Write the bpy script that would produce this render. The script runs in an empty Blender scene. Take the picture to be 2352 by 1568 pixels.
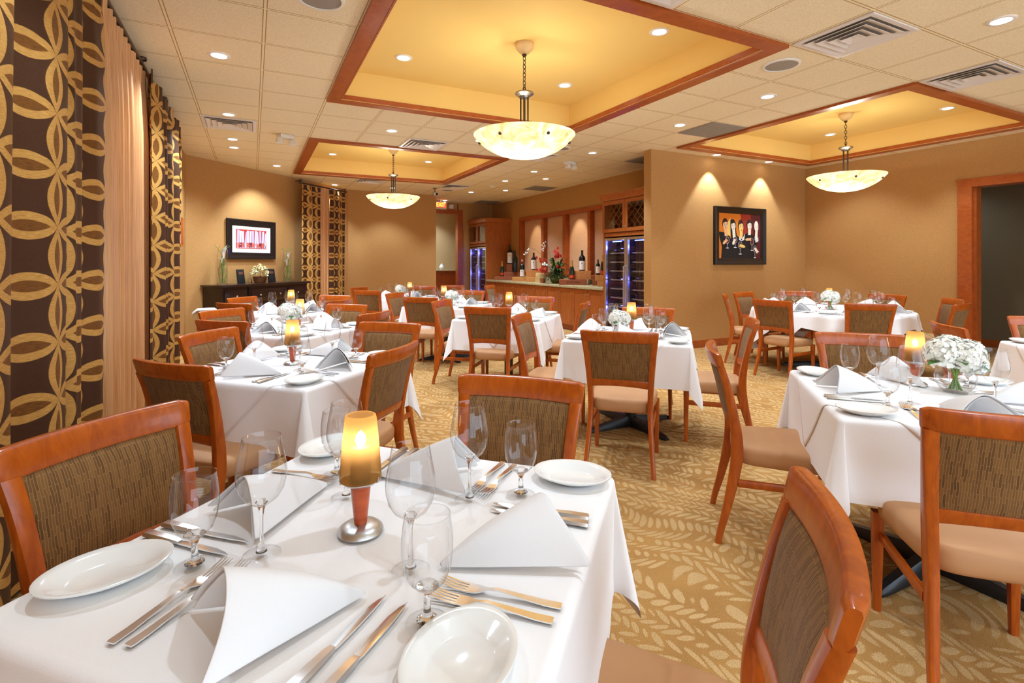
import bpy, bmesh, math, random
from mathutils import Vector, Matrix
PI = math.pi
R = math.radians
rng = random.Random(7)
SC = bpy.context.scene
COL = SC.collection
S2 = math.sqrt(0.5)

# ------------------------------------------------------------------ helpers
def W(u, v):
    """table axes (45 degrees to the room) -> room axes"""
    return ((u - v) * S2, (u + v) * S2)

class MB:
    """collects shapes into one mesh"""
    def __init__(self):
        self.bm = bmesh.new()
        self.mi = 0
    def _f(self, vs):
        try:
            f = self.bm.faces.new(vs); f.material_index = self.mi; return f
        except ValueError:
            return None
    def grid(self, pts, closed_u=False, closed_v=False, uvs=None):
        """pts[i][j] -> quads"""
        n, m = len(pts), len(pts[0])
        V = [[self.bm.verts.new(p) for p in row] for row in pts]
        uvl = self.bm.loops.layers.uv.verify() if uvs else None
        for i in range(n if closed_u else n - 1):
            for j in range(m if closed_v else m - 1):
                i2, j2 = (i + 1) % n, (j + 1) % m
                f = self._f((V[i][j], V[i2][j], V[i2][j2], V[i][j2]))
                if uvs and f:
                    for l, (a, b) in zip(f.loops, ((i, j), (i2, j), (i2, j2), (i, j2))):
                        l[uvl].uv = uvs[a][b]
        return V
    def cap(self, ring, flip=False):
        self._f(list(reversed(ring)) if flip else list(ring))
    def poly(self, pts):
        return self._f([self.bm.verts.new(p) for p in pts])
    def box(self, x0, x1, y0, y1, z0, z1, bev=0.0, M=None):
        b = min(bev, (x1-x0)*.45, (y1-y0)*.45, (z1-z0)*.45)
        if b <= 0:
            vs = [self.bm.verts.new((x, y, z)) for z in (z0, z1) for y in (y0, y1) for x in (x0, x1)]
            for q in ((0,2,3,1),(4,5,7,6),(0,1,5,4),(2,6,7,3),(0,4,6,2),(1,3,7,5)):
                self._f([vs[k] for k in q])
        else:
            tmp = bmesh.new()
            vs = [tmp.verts.new((x, y, z)) for z in (z0, z1) for y in (y0, y1) for x in (x0, x1)]
            for q in ((0,2,3,1),(4,5,7,6),(0,1,5,4),(2,6,7,3),(0,4,6,2),(1,3,7,5)):
                tmp.faces.new([vs[k] for k in q])
            bmesh.ops.bevel(tmp, geom=tmp.edges[:], offset=b, segments=2, profile=.6, affect='EDGES')
            vs = []
            mp = {}
            for v in tmp.verts:
                mp[v.index] = self.bm.verts.new(v.co); vs.append(mp[v.index])
            tmp.verts.index_update()
            mp = {v.index: n for v, n in zip(tmp.verts, vs)}
            for f in tmp.faces:
                self._f([mp[v.index] for v in f.verts])
            tmp.free()
        if M is not None:
            for v in vs: v.co = M @ v.co
        return vs
    def lathe(self, prof, seg=24, c=(0, 0, 0), close=False, caps=False):
        rows = []
        for r, z in prof:
            rows.append([(c[0] + r*math.cos(2*PI*k/seg), c[1] + r*math.sin(2*PI*k/seg), c[2] + z) for k in range(seg)])
        V = self.grid(rows, closed_v=True, closed_u=close)
        if caps and not close:
            if prof[0][0] > 1e-5: self.cap(V[0], True)
            if prof[-1][0] > 1e-5: self.cap(V[-1])
        return V
    def sweep(self, sections):
        """closed sections, same point count"""
        V = self.grid(sections, closed_v=True)
        self.cap(V[0], True); self.cap(V[-1])
        return V
    def tube(self, pts, rad, seg=8, cap=True):
        pts = [Vector(p) for p in pts]
        n = len(pts)
        rads = rad if isinstance(rad, (list, tuple)) else [rad]*n
        rows = []
        up = Vector((0.13, 0.27, 0.95)).normalized()
        for i, p in enumerate(pts):
            t = (pts[min(i+1, n-1)] - pts[max(i-1, 0)])
            t = t.normalized() if t.length > 1e-9 else Vector((0, 0, 1))
            a = t.cross(up)
            if a.length < .05: a = t.cross(Vector((1, 0, 0)))
            a.normalize(); b = t.cross(a)
            rows.append([p + rads[i]*(a*math.cos(2*PI*k/seg) + b*math.sin(2*PI*k/seg)) for k in range(seg)])
        V = self.grid(rows, closed_v=True)
        if cap: self.cap(V[0]); self.cap(V[-1], True)
    def ball(self, c, r, seg=10, rings=7, sz=1.0):
        prof = [(max(r*math.sin(PI*i/rings), 1e-6), -r*math.cos(PI*i/rings)*sz) for i in range(rings+1)]
        self.lathe(prof, seg, c)
    def build(self, name, mats, parent=None, smooth=True, sharp=40, fix=True):
        bm = self.bm
        if fix:
            bmesh.ops.remove_doubles(bm, verts=bm.verts[:], dist=2e-6)
            bmesh.ops.recalc_face_normals(bm, faces=bm.faces[:])
        me = bpy.data.meshes.new(name)
        bm.to_mesh(me); bm.free()
        if not isinstance(mats, (list, tuple)): mats = [mats]
        for m in mats: me.materials.append(m)
        if smooth:
            me.polygons.foreach_set('use_smooth', [True]*len(me.polygons))
            try: me.set_sharp_from_angle(angle=R(sharp))
            except Exception: pass
        o = bpy.data.objects.new(name, me)
        COL.objects.link(o)
        if parent is not None: o.parent = parent
        return o

def tag(o, label, cat, group=None, kind=None):
    o['label'] = label; o['category'] = cat
    if group: o['group'] = group
    if kind: o['kind'] = kind
    return o
def thing(name, label, cat, loc=(0,0,0), rz=0.0, group=None):
    o = bpy.data.objects.new(name, None); COL.objects.link(o)
    o.empty_display_size = .1
    o.location = loc; o.rotation_euler = (0, 0, rz)
    return tag(o, label, cat, group)
def structure(o, label=None):
    o['kind'] = 'structure'
    if label: o['label'] = label
    return o
def dup(root, loc, rz, label=None, cat=None, group=None, scale=None):
    r = root.copy(); COL.objects.link(r); r.location = loc; r.rotation_euler = (root.rotation_euler.x, root.rotation_euler.y, rz)
    if label: r['label'] = label
    if cat: r['category'] = cat
    if group: r['group'] = group
    if scale: r.scale = scale
    for ch in list(root.children):
        c = ch.copy(); COL.objects.link(c); c.parent = r
        for g in list(ch.children):
            d = g.copy(); COL.objects.link(d); d.parent = c
    return r
def lettering(parent, text, size, extrude, loc, sx=1.0, offset=0.0, mat=None):
    c = bpy.data.curves.new('lettering', 'FONT'); c.body = text; c.size = size; c.extrude = extrude
    c.align_x = 'CENTER'; c.align_y = 'CENTER'; c.offset = offset
    tmp = bpy.data.objects.new('lettering_curve', c); COL.objects.link(tmp)
    bpy.context.view_layer.update()
    me = bpy.data.meshes.new_from_object(tmp.evaluated_get(bpy.context.evaluated_depsgraph_get()))
    bpy.data.objects.remove(tmp); bpy.data.curves.remove(c)
    me.materials.clear(); me.materials.append(mat)
    o = bpy.data.objects.new('lettering', me); COL.objects.link(o); o.parent = parent
    o.location = loc; o.rotation_euler = (R(90), 0, 0); o.scale = (sx, 1, 1)
    return o
class Maker:
    """first call moves the prototype itself, later calls copy it"""
    def __init__(self, root): self.root = root; self.used = False
    def __call__(self, loc, rz, label, group=None, cat=None, scale=None):
        if not self.used:
            self.used = True; o = self.root
            o.location = loc; o.rotation_euler.z = rz; o['label'] = label
            if group: o['group'] = group
            if cat: o['category'] = cat
            if scale: o.scale = scale
            return o
        return dup(self.root, loc, rz, label, cat, group, scale)

# ------------------------------------------------------------------ node helper
def srgb(r, g, b):
    f = lambda c: (c/255/12.92) if c/255 <= .04045 else ((c/255+.055)/1.055)**2.4
    return (f(r), f(g), f(b), 1)
def sw(r, g, b):
    c = srgb(r, g, b); return (c[0]*.84, c[1]*.68, c[2]*.54, 1)
class NT:
    def __init__(self, name):
        self.m = bpy.data.materials.new(name); self.m.use_nodes = True
        self.t = self.m.node_tree; self.t.nodes.clear()
        self.out = self.n('ShaderNodeOutputMaterial')
    def n(self, typ, **kw):
        x = self.t.nodes.new(typ)
        for k, v in kw.items(): setattr(x, k, v)
        return x
    def L(self, a, b): self.t.links.new(a, b)
    def put(self, sock, v):
        if isinstance(v, bpy.types.NodeSocket): self.L(v, sock)
        else: sock.default_value = v
    def m_(self, op, a, b=None, c=None, clamp=False):
        x = self.n('ShaderNodeMath', operation=op); x.use_clamp = clamp
        self.put(x.inputs[0], a)
        if b is not None: self.put(x.inputs[1], b)
        if c is not None: self.put(x.inputs[2], c)
        return x.outputs[0]
    def add(self, a, b): return self.m_('ADD', a, b)
    def sub(self, a, b): return self.m_('SUBTRACT', a, b)
    def mul(self, a, b): return self.m_('MULTIPLY', a, b)
    def div(self, a, b): return self.m_('DIVIDE', a, b)
    def frac(self, a): return self.m_('FRACT', a)
    def floor(self, a): return self.m_('FLOOR', a)
    def abs(self, a): return self.m_('ABSOLUTE', a)
    def step(self, a, lo, hi):
        x = self.n('ShaderNodeMapRange', interpolation_type='SMOOTHSTEP')
        self.put(x.inputs[0], a); x.inputs[1].default_value = lo; x.inputs[2].default_value = hi
        return x.outputs[0]
    def coord(self, kind='Object', scale=None, rot=None):
        c = self.n('ShaderNodeTexCoord').outputs[kind]
        if scale or rot:
            mp = self.n('ShaderNodeMapping'); self.L(c, mp.inputs[0])
            if scale: mp.inputs['Scale'].default_value = scale
            if rot: mp.inputs['Rotation'].default_value = rot
            c = mp.outputs[0]
        return c
    def xyz(self, c):
        s = self.n('ShaderNodeSeparateXYZ'); self.L(c, s.inputs[0]); return s.outputs
    def vec(self, x, y, z=0.0):
        s = self.n('ShaderNodeCombineXYZ')
        self.put(s.inputs[0], x); self.put(s.inputs[1], y); self.put(s.inputs[2], z)
        return s.outputs[0]
    def noise(self, vec, scale=5, detail=2, rough=.5, dist=0.0, out='Fac'):
        x = self.n('ShaderNodeTexNoise'); self.L(vec, x.inputs['Vector'])
        x.inputs['Scale'].default_value = scale; x.inputs['Detail'].default_value = detail
        x.inputs['Roughness'].default_value = rough; x.inputs['Distortion'].default_value = dist
        return x.outputs[out]
    def ramp(self, fac, stops):
        x = self.n('ShaderNodeValToRGB'); self.put(x.inputs[0], fac)
        e = x.color_ramp.elements
        while len(e) > 1: e.remove(e[-1])
        e[0].position, e[0].color = stops[0]
        for p, c in stops[1:]:
            k = e.new(p); k.color = c
        return x.outputs[0]
    def mix(self, fac, a, b, mode='MIX'):
        x = self.n('ShaderNodeMix', data_type='RGBA', blend_type=mode)
        self.put(x.inputs[0], fac); self.put(x.inputs[6], a); self.put(x.inputs[7], b)
        return x.outputs[2]
    def bump(self, h, strength=.2, dist=.01):
        x = self.n('ShaderNodeBump'); self.L(h, x.inputs['Height'])
        x.inputs['Strength'].default_value = strength; x.inputs['Distance'].default_value = dist
        return x.outputs[0]
    def pbr(self, col, rough=.5, metal=0.0, bump=None, spec=.5, coat=0.0, coat_r=.1, emit=None, es=0.0, trans=0.0, ior=1.45, sheen=0.0):
        p = self.n('ShaderNodeBsdfPrincipled')
        self.put(p.inputs['Base Color'], col); self.put(p.inputs['Roughness'], rough)
        self.put(p.inputs['Metallic'], metal)
        p.inputs['Specular IOR Level'].default_value = spec
        p.inputs['Coat Weight'].default_value = coat; p.inputs['Coat Roughness'].default_value = coat_r
        p.inputs['Transmission Weight'].default_value = trans; p.inputs['IOR'].default_value = ior
        p.inputs['Sheen Weight'].default_value = sheen
        if emit is not None:
            self.put(p.inputs['Emission Color'], emit); self.put(p.inputs['Emission Strength'], es)
        if bump is not None: self.L(bump, p.inputs['Normal'])
        self.L(p.outputs[0], self.out.inputs[0])
        return self.m

def flat(name, rgb, rough=.5, metal=0.0, **kw):
    t = NT(name)
    return t.pbr(rgb if len(rgb) == 4 else (*rgb, 1), rough, metal, **kw)
def emis(name, rgb, s):
    t = NT(name)
    e = t.n('ShaderNodeEmission'); e.inputs[0].default_value = (*rgb[:3], 1); e.inputs[1].default_value = s
    t.L(e.outputs[0], t.out.inputs[0]); return t.m
def glow(name, rgb, s):
    return emis(name, rgb, s)
# ------------------------------------------------------------------ materials
M = {}
def wood(name, c1, c2, rough=.28, coat=.5, scale=(3, 3, 22), axis_scale=None):
    t = NT(name)
    c = t.coord('Object', scale=axis_scale or scale)
    n = t.noise(c, 2.2, 4, .6, 1.2)
    n2 = t.noise(t.coord('Object', scale=(60, 60, 8)), 3, 2, .5)
    col = t.mix(t.mul(n2, .35), t.ramp(n, [(.3, c2), (.7, c1)]), c2)
    return t.pbr(col, rough, coat=coat, coat_r=.12)
M['cherry'] = wood('cherry_lacquer', sw(210, 113, 24), sw(166, 79, 10), .32, .38, axis_scale=(14, 14, 3))
M['cherry_trim'] = wood('cherry_trim', sw(194, 108, 46), sw(164, 82, 30), .34, .35, axis_scale=(4, 4, 8))
M['cherry_dark'] = wood('cherry_cabinet', sw(200, 126, 64), sw(168, 98, 44), .38, .25, axis_scale=(10, 10, 2))
M['espresso'] = wood('espresso_wood', sw(48, 32, 27), sw(36, 23, 20), .3, .4)
M['crate'] = wood('crate_pine', srgb(212, 152, 88), srgb(188, 122, 62), .6, 0, axis_scale=(10, 2, 20))
M['crate_red'] = wood('crate_red', srgb(166, 92, 56), srgb(140, 72, 42), .6, 0, axis_scale=(10, 2, 20))

def wallpaper(name, a, b):
    t = NT(name)
    c = t.coord('Object')
    n = t.noise(c, 210, 2, .6); n2 = t.noise(c, 60, 2, .5)
    f = t.add(t.mul(n, .75), t.mul(n2, .25))
    return t.pbr(t.ramp(f, [(.36, a), (.64, b)]), .72, bump=t.bump(n, .12, .002), spec=.25)
M['wall'] = wallpaper('wallpaper_tan', sw(186, 150, 97), sw(212, 178, 124))
M['hall_wall'] = wallpaper('wallpaper_pale', sw(205, 190, 150), sw(222, 208, 170))
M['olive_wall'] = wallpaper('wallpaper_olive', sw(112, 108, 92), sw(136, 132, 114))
M['panel'] = wallpaper('fabric_panel', srgb(186, 140, 106), srgb(220, 176, 142))

def ceiling_mat():
    t = NT('ceiling_tile')
    x, y, z = t.xyz(t.coord('Object'))
    g = .6096
    fx = t.abs(t.sub(t.frac(t.div(t.sub(x, .685 - g*20 - g/2), g)), .5))
    fy = t.abs(t.sub(t.frac(t.div(t.sub(y, 2.60 - g*20 - g/2), g)), .5))
    mn = t.m_('MINIMUM', fx, fy)
    bar = t.step(mn, .0135, .011)       # T-bar face
    edge = t.mul(t.step(mn, .026, .020), t.sub(1.0, bar))  # tegular reveal
    c = t.coord('Object')
    n = t.noise(c, 240, 2, .7); n2 = t.noise(c, 90, 2, .6)
    col = t.ramp(t.add(t.mul(n, .6), t.mul(n2, .4)), [(.34, srgb(222, 202, 162)), (.62, srgb(246, 232, 198))])
    col = t.mix(edge, col, srgb(172, 146, 100))
    col = t.mix(bar, col, srgb(242, 222, 180))
    h = t.sub(t.mul(n, .25), edge)
    return t.pbr(col, .85, bump=t.bump(h, .35, .004), spec=.15)
M['ceiling'] = ceiling_mat()
M['coffer'] = flat('coffer_yellow', srgb(238, 204, 124), .6, spec=.2)

def carpet_mat():
    t = NT('leaf_carpet')
    c = t.coord('Object', rot=(0, 0, R(-27)))
    w0 = t.noise(c, 1.7, 1, .5, out='Color')
    wx, wy, wz = t.xyz(w0)
    x, y, z = t.xyz(c)
    x = t.add(x, t.mul(t.sub(wx, .5), .50)); y = t.add(y, t.mul(t.sub(wy, .5), .50))
    w, p = .160, .052
    X = t.div(x, w); colid = t.floor(X)
    s = t.sub(t.frac(X), .5); a = t.abs(s)
    sg = t.m_('SIGN', s)
    v = t.add(t.add(t.div(y, p), t.mul(a, 2.5)), t.add(t.mul(colid, .37), t.mul(sg, .24)))
    rowid = t.floor(v)
    lb = t.div(t.sub(t.frac(v), .5), .43)
    la = t.div(t.sub(a, .262), .225)
    wn = t.n('ShaderNodeTexWhiteNoise', noise_dimensions='3D')
    t.L(t.vec(colid, rowid, sg), wn.inputs['Vector'])
    rnd = wn.outputs['Value']
    d = t.add(t.m_('POWER', t.abs(la), 2.0), t.m_('POWER', t.abs(lb), 2.0))
    d = t.add(d, t.mul(t.m_('POWER', rnd, 3.0), 1.1))
    fine = t.noise(c, 320, 2, .7); fine2 = t.noise(c, 120, 2, .6)
    leaf = t.step(t.add(d, t.mul(t.sub(fine2, .5), .9)), 1.05, .72)
    big = t.noise(c, 2.3, 2, .5)
    base = t.ramp(big, [(.35, sw(190, 158, 104)), (.6, sw(205, 173, 114))])
    lc = t.ramp(rnd, [(0, sw(224, 206, 160)), (1, sw(236, 218, 172))])
    col = t.mix(leaf, base, lc)
    col = t.mix(t.step(fine, .58, .44), col, t.mix(.55, col, sw(150, 112, 64)))
    return t.pbr(col, .95, bump=t.bump(t.add(fine, t.mul(leaf, .4)), .5, .006), spec=.08)
M['carpet'] = carpet_mat()

def linen(name, c, rough=.8):
    t = NT(name)
    n = t.noise(t.coord('Object'), 700, 1, .5)
    n2 = t.noise(t.coord('Object'), 9, 3, .55, .4)
    h = t.add(t.mul(n, .15), t.mul(n2, .8))
    return t.pbr(c, rough, bump=t.bump(h, .22, .012), spec=.2, sheen=.15)
M['cloth'] = linen('white_tablecloth', srgb(247, 246, 246))
M['overlay'] = linen('white_overlay', srgb(248, 247, 247))
M['napkin'] = linen('white_napkin', srgb(234, 233, 233))

def chair_fabric():
    t = NT('striped_fabric')
    x, y, z = t.xyz(t.coord('Object'))
    wob = t.noise(t.coord('Object'), 22, 2, .5)
    x2 = t.add(x, t.mul(t.sub(wob, .5), .008))
    b = t.n('ShaderNodeTexBrick'); b.offset = .37; b.offset_frequency = 2; b.squash = 1.0
    t.L(t.vec(z, x2, 0.0), b.inputs['Vector'])
    b.inputs['Scale'].default_value = 1.0
    b.inputs['Brick Width'].default_value = .047; b.inputs['Row Height'].default_value = .0066
    b.inputs['Mortar Size'].default_value = .0008; b.inputs['Mortar Smooth'].default_value = .3
    b.inputs['Color1'].default_value = sw(134, 104, 64); b.inputs['Color2'].default_value = sw(70, 44, 24)
    b.inputs['Mortar'].default_value = sw(162, 134, 90); b.inputs['Bias'].default_value = -.25
    n = t.noise(t.coord('Object', scale=(600, 600, 1400)), 1, 1, .5)
    col = t.mix(t.mul(n, .3), b.outputs['Color'], sw(150, 130, 90))
    return t.pbr(col, .8, bump=t.bump(t.m_('MULTIPLY_ADD', b.outputs['Fac'], -1.0, n), .25, .002), spec=.2, sheen=.1)
M['fabric'] = chair_fabric()
def leather():
    t = NT('tan_leather')
    n = t.noise(t.coord('Object'), 160, 2, .5); n2 = t.noise(t.coord('Object'), 5, 2, .5)
    col = t.ramp(n2, [(.3, sw(196, 160, 124)), (.7, sw(208, 172, 134))])
    return t.pbr(col, .55, bump=t.bump(n, .06, .001), spec=.35)
M['leather'] = leather()

M['steel'] = flat('cutlery_steel', (.88, .87, .86), .2, 1.0)
M['brushed'] = flat('brushed_steel', (.74, .73, .72), .3, 1.0)
M['pewter'] = flat('pewter_metal', (.30, .27, .23), .32, 1.0)
M['bronze'] = flat('dark_bronze', (.09, .065, .045), .4, .8)
M['silver'] = flat('matt_silver', (.60, .60, .59), .36, 1.0)
M['black'] = flat('black_iron', (.012, .012, .013), .35)
M['china'] = flat('white_china', srgb(238, 240, 238), .12, spec=.5, coat=.3)
M['white_plastic'] = flat('white_plastic', srgb(232, 226, 214), .45)
M['grille'] = flat('grey_grille', srgb(150, 140, 128), .6)
M['dark_hole'] = flat('dark_recess', (.015, .014, .013), .8)
M['lamp_wood'] = wood('lamp_wood', srgb(206, 92, 34), srgb(172, 66, 20), .35, .4)
M['mat_board'] = flat('mat_board', srgb(236, 232, 228), .8)
M['frame_black'] = flat('black_frame', srgb(28, 22, 20), .35, coat=.2)
M['leaf'] = flat('green_leaf', srgb(70, 116, 44), .5)
M['leaf_dark'] = flat('dark_leaf', srgb(58, 76, 34), .55)
M['stem'] = flat('green_stem', srgb(112, 146, 62), .5)
M['petal'] = flat('white_petal', srgb(248, 247, 238), .6, sheen=.1)
M['petal_cream'] = flat('cream_petal', srgb(238, 226, 170), .6)
M['petal_red'] = flat('red_petal', srgb(186, 36, 24), .5)
M['basket'] = wood('basket_wicker', sw(132, 88, 52), sw(92, 58, 32), .7, 0)
M['moss'] = wallpaper('moss_pot', srgb(62, 72, 34), srgb(108, 112, 62))
M['stone'] = wallpaper('pale_stone', sw(196, 176, 126), sw(226, 208, 160))
M['menu'] = flat('menu_leather', srgb(26, 30, 32), .45)
M['menu_tag'] = flat('menu_label', srgb(110, 62, 46), .6)
M['bottle'] = flat('dark_bottle_glass', (.006, .008, .006), .06, spec=.6)
M['bottle_green'] = flat('green_bottle_glass', (.01, .022, .012), .06, spec=.6)
M['label'] = flat('bottle_label', srgb(236, 230, 220), .7)
M['label_red'] = flat('red_label', srgb(206, 48, 26), .6)
M['foil'] = flat('gold_foil', (.72, .48, .16), .35, 1.0)
M['cap_pink'] = flat('pale_capsule', srgb(206, 170, 150), .5)
M['ink'] = flat('dark_ink', srgb(60, 34, 22), .8)

def granite():
    t = NT('granite_top')
    c = t.coord('Object')
    v = t.n('ShaderNodeTexVoronoi'); t.L(c, v.inputs['Vector']); v.inputs['Scale'].default_value = 95
    n = t.noise(c, 40, 4, .7)
    f = t.add(t.mul(t.xyz(v.outputs['Color'])[0], .6), t.mul(n, .4))
    return t.pbr(t.ramp(f, [(.15, srgb(92, 82, 56)), (.4, srgb(176, 164, 122)), (.75, srgb(206, 194, 156))]), .25)
M['granite'] = granite()

def thin_glass(name, tint=(.97, .98, .98), boost=1.0):
    t = NT(name)
    lw = t.n('ShaderNodeLayerWeight'); lw.inputs['Blend'].default_value = .5
    f = t.m_('MULTIPLY_ADD', t.m_('POWER', lw.outputs['Facing'], 3.0), .62*boost, .05*boost, clamp=True)
    tr = t.n('ShaderNodeBsdfTransparent')
    t.L(t.mix(t.m_('POWER', lw.outputs['Facing'], 3.5), (*tint, 1), (.66*tint[0], .66*tint[1], .67*tint[2], 1)), tr.inputs[0])
    gl = t.n('ShaderNodeBsdfGlossy'); gl.inputs['Roughness'].default_value = .01; gl.inputs[0].default_value = (1, 1, 1, 1)
    mx = t.n('ShaderNodeMixShader'); t.L(f, mx.inputs[0]); t.L(tr.outputs[0], mx.inputs[1]); t.L(gl.outputs[0], mx.inputs[2])
    t.L(mx.outputs[0], t.out.inputs[0]); return t.m
M['glass'] = thin_glass('crystal_glass', (.965, .968, .97))
M['pane'] = thin_glass('door_glass', (.93, .94, .95), .7)
M['glass_foot'] = thin_glass('crystal_foot', (.965, .968, .97), .45)
def solid_glass(name):
    t = NT(name)
    g = t.n('ShaderNodeBsdfGlass'); g.inputs['IOR'].default_value = 1.45; g.inputs['Roughness'].default_value = 0.0
    t.L(g.outputs[0], t.out.inputs[0]); return t.m
M['glass_solid'] = solid_glass('solid_crystal')

def shade_mat():
    t = NT('amber_frosted_shade')
    tl = t.n('ShaderNodeBsdfTranslucent'); tl.inputs[0].default_value = (.74, .44, .18, 1)
    df = t.n('ShaderNodeBsdfDiffuse'); df.inputs[0].default_value = (.42, .235, .075, 1)
    mx = t.n('ShaderNodeMixShader'); mx.inputs[0].default_value = .38
    t.L(tl.outputs[0], mx.inputs[1]); t.L(df.outputs[0], mx.inputs[2])
    tp = t.n('ShaderNodeBsdfRefraction'); tp.inputs[0].default_value = (1, .74, .40, 1); tp.inputs['Roughness'].default_value = .42; tp.inputs['IOR'].default_value = 1.08
    m2 = t.n('ShaderNodeMixShader'); m2.inputs[0].default_value = .42
    t.L(mx.outputs[0], m2.inputs[1]); t.L(tp.outputs[0], m2.inputs[2])
    t.L(m2.outputs[0], t.out.inputs[0]); return t.m
M['shade'] = shade_mat()
M['flame'] = emis('candle_glow', (1, .84, .56), 55)
def alabaster():
    t = NT('alabaster_bowl')
    c = t.coord('Object')
    n = t.noise(c, 5.5, 4, .6, 1.6)
    v = t.ramp(n, [(.30, (.36, .20, .07, 1)), (.48, (.56, .41, .21, 1)), (.64, (.70, .60, .42, 1))])
    tl = t.n('ShaderNodeBsdfTranslucent'); t.L(v, tl.inputs[0])
    df = t.n('ShaderNodeBsdfDiffuse'); t.L(v, df.inputs[0])
    mx = t.n('ShaderNodeMixShader'); mx.inputs[0].default_value = .45
    t.L(tl.outputs[0], mx.inputs[1]); t.L(df.outputs[0], mx.inputs[2])
    em = t.n('ShaderNodeEmission'); t.L(v, em.inputs[0]); em.inputs[1].default_value = .35
    ad = t.n('ShaderNodeAddShader'); t.L(mx.outputs[0], ad.inputs[0]); t.L(em.outputs[0], ad.inputs[1])
    t.L(ad.outputs[0], t.out.inputs[0]); return t.m
M['alabaster'] = alabaster()
M['canopy'] = flat('alabaster_canopy', srgb(236, 206, 150), .5)
M['lens'] = emis('downlight_lens', (1, .96, .9), 9)
M['reflector'] = flat('downlight_trim', srgb(235, 228, 218), .3, .0)
M['led'] = emis('blue_led', (.05, .09, 1.0), 22)
M['exit_red'] = emis('exit_letters', (1.0, .33, .04), 3.2)
M['exit_face'] = emis('exit_panel', (1.0, .12, .05), .9)

def curtain_mat(name, bg1, bg2):
    t = NT(name)
    u, v, _ = t.xyz(t.coord('UV'))
    P = .25
    U = t.div(u, .31); V = t.div(v, P)
    # vertical petals on the lattice columns, horizontal petals on the lattice rows
    du = t.sub(t.frac(t.add(U, .5)), .5); dv = t.sub(t.frac(V), .5)
    eu = t.sub(t.frac(U), .5); ev = t.sub(t.frac(t.add(V, .5)), .5)
    def lens(a, b, wd):
        return t.add(t.div(t.abs(a), wd), t.m_('POWER', t.abs(t.mul(b, 2.0)), 2.0))
    f = t.m_('MINIMUM', lens(du, dv, .235), lens(ev, eu, .235))
    g = t.m_('MINIMUM', t.add(t.div(t.abs(du), .098), t.m_('POWER', t.abs(t.mul(dv, 3.1)), 2.0)),
             t.add(t.div(t.abs(ev), .098), t.m_('POWER', t.abs(t.mul(eu, 3.1)), 2.0)))
    outer = t.step(f, 1.02, .96); inner = t.step(g, 1.06, .94)
    tx = t.coord('UV', scale=(30, 420, 1))
    hatch = t.noise(tx, 1.0, 2, .6)
    gold = t.ramp(hatch, [(.3, sw(184, 144, 76)), (.7, sw(234, 200, 124))])
    inn = t.ramp(hatch, [(.3, sw(98, 66, 34)), (.7, sw(150, 108, 56))])
    bgc = t.mix(t.noise(t.coord('UV', scale=(500, 60, 1)), 1, 1, .5), bg1, bg2)
    col = t.mix(inner, t.mix(outer, bgc, gold), inn)
    return t.pbr(col, .5, bump=t.bump(hatch, .1, .001), spec=.22)
M['curtain'] = curtain_mat('petal_curtain', sw(66, 46, 38), sw(92, 66, 50))
def satin():
    t = NT('satin_sheer')
    n = t.noise(t.coord('UV', scale=(260, 3, 1)), 1, 2, .5)
    return t.pbr(t.ramp(n, [(.3, sw(214, 172, 126)), (.7, sw(242, 206, 160))]), .40, spec=.45)
M['satin'] = satin()
M['metal_vent'] = flat('vent_white', srgb(224, 216, 208), .35)
# ------------------------------------------------------------------ room shell
H = 3.048; ZC = 3.34; G = .6096
XL, YC = -.94, 9.515            # left wall, corner with the diagonal wall
YP = 12.45                      # partition wall
XW, YA = 8.97, 5.93             # right wall, painting wall
XBAR, YEX = 6.35, 13.85
COFF = [(.685, 3.733, 2.60, 5.648), (.685, 3.733, 7.477, 10.525), (5.562, 8.610, 2.60, 5.648)]
FW = .145

def plane_rects(xs, ys, skip, z, name, mat):
    b = MB()
    for i in range(len(xs)-1):
        for j in range(len(ys)-1):
            x0, x1, y0, y1 = xs[i], xs[i+1], ys[j], ys[j+1]
            cx, cy = (x0+x1)/2, (y0+y1)/2
            if any(a < cx < b_ and c < cy < d for a, b_, c, d in skip): continue
            b.poly([(x0, y0, z), (x0, y1, z), (x1, y1, z), (x1, y0, z)])
    return b.build(name, mat, smooth=False)
b = MB(); b.box(-1.2, 13.5, -2.6, 17.2, -.12, 0)
structure(b.build('floor', M['carpet'], smooth=False), 'brown carpet with a woven pattern of cream leaves')
xs = sorted({-1.2, 13.5, *[v for c in COFF for v in c[:2]]}); ys = sorted({-2.6, 17.2, *[v for c in COFF for v in c[2:]]})
structure(plane_rects(xs, ys, COFF, H, 'ceiling', M['ceiling']), 'cream acoustic tile ceiling in a square grid')
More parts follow.
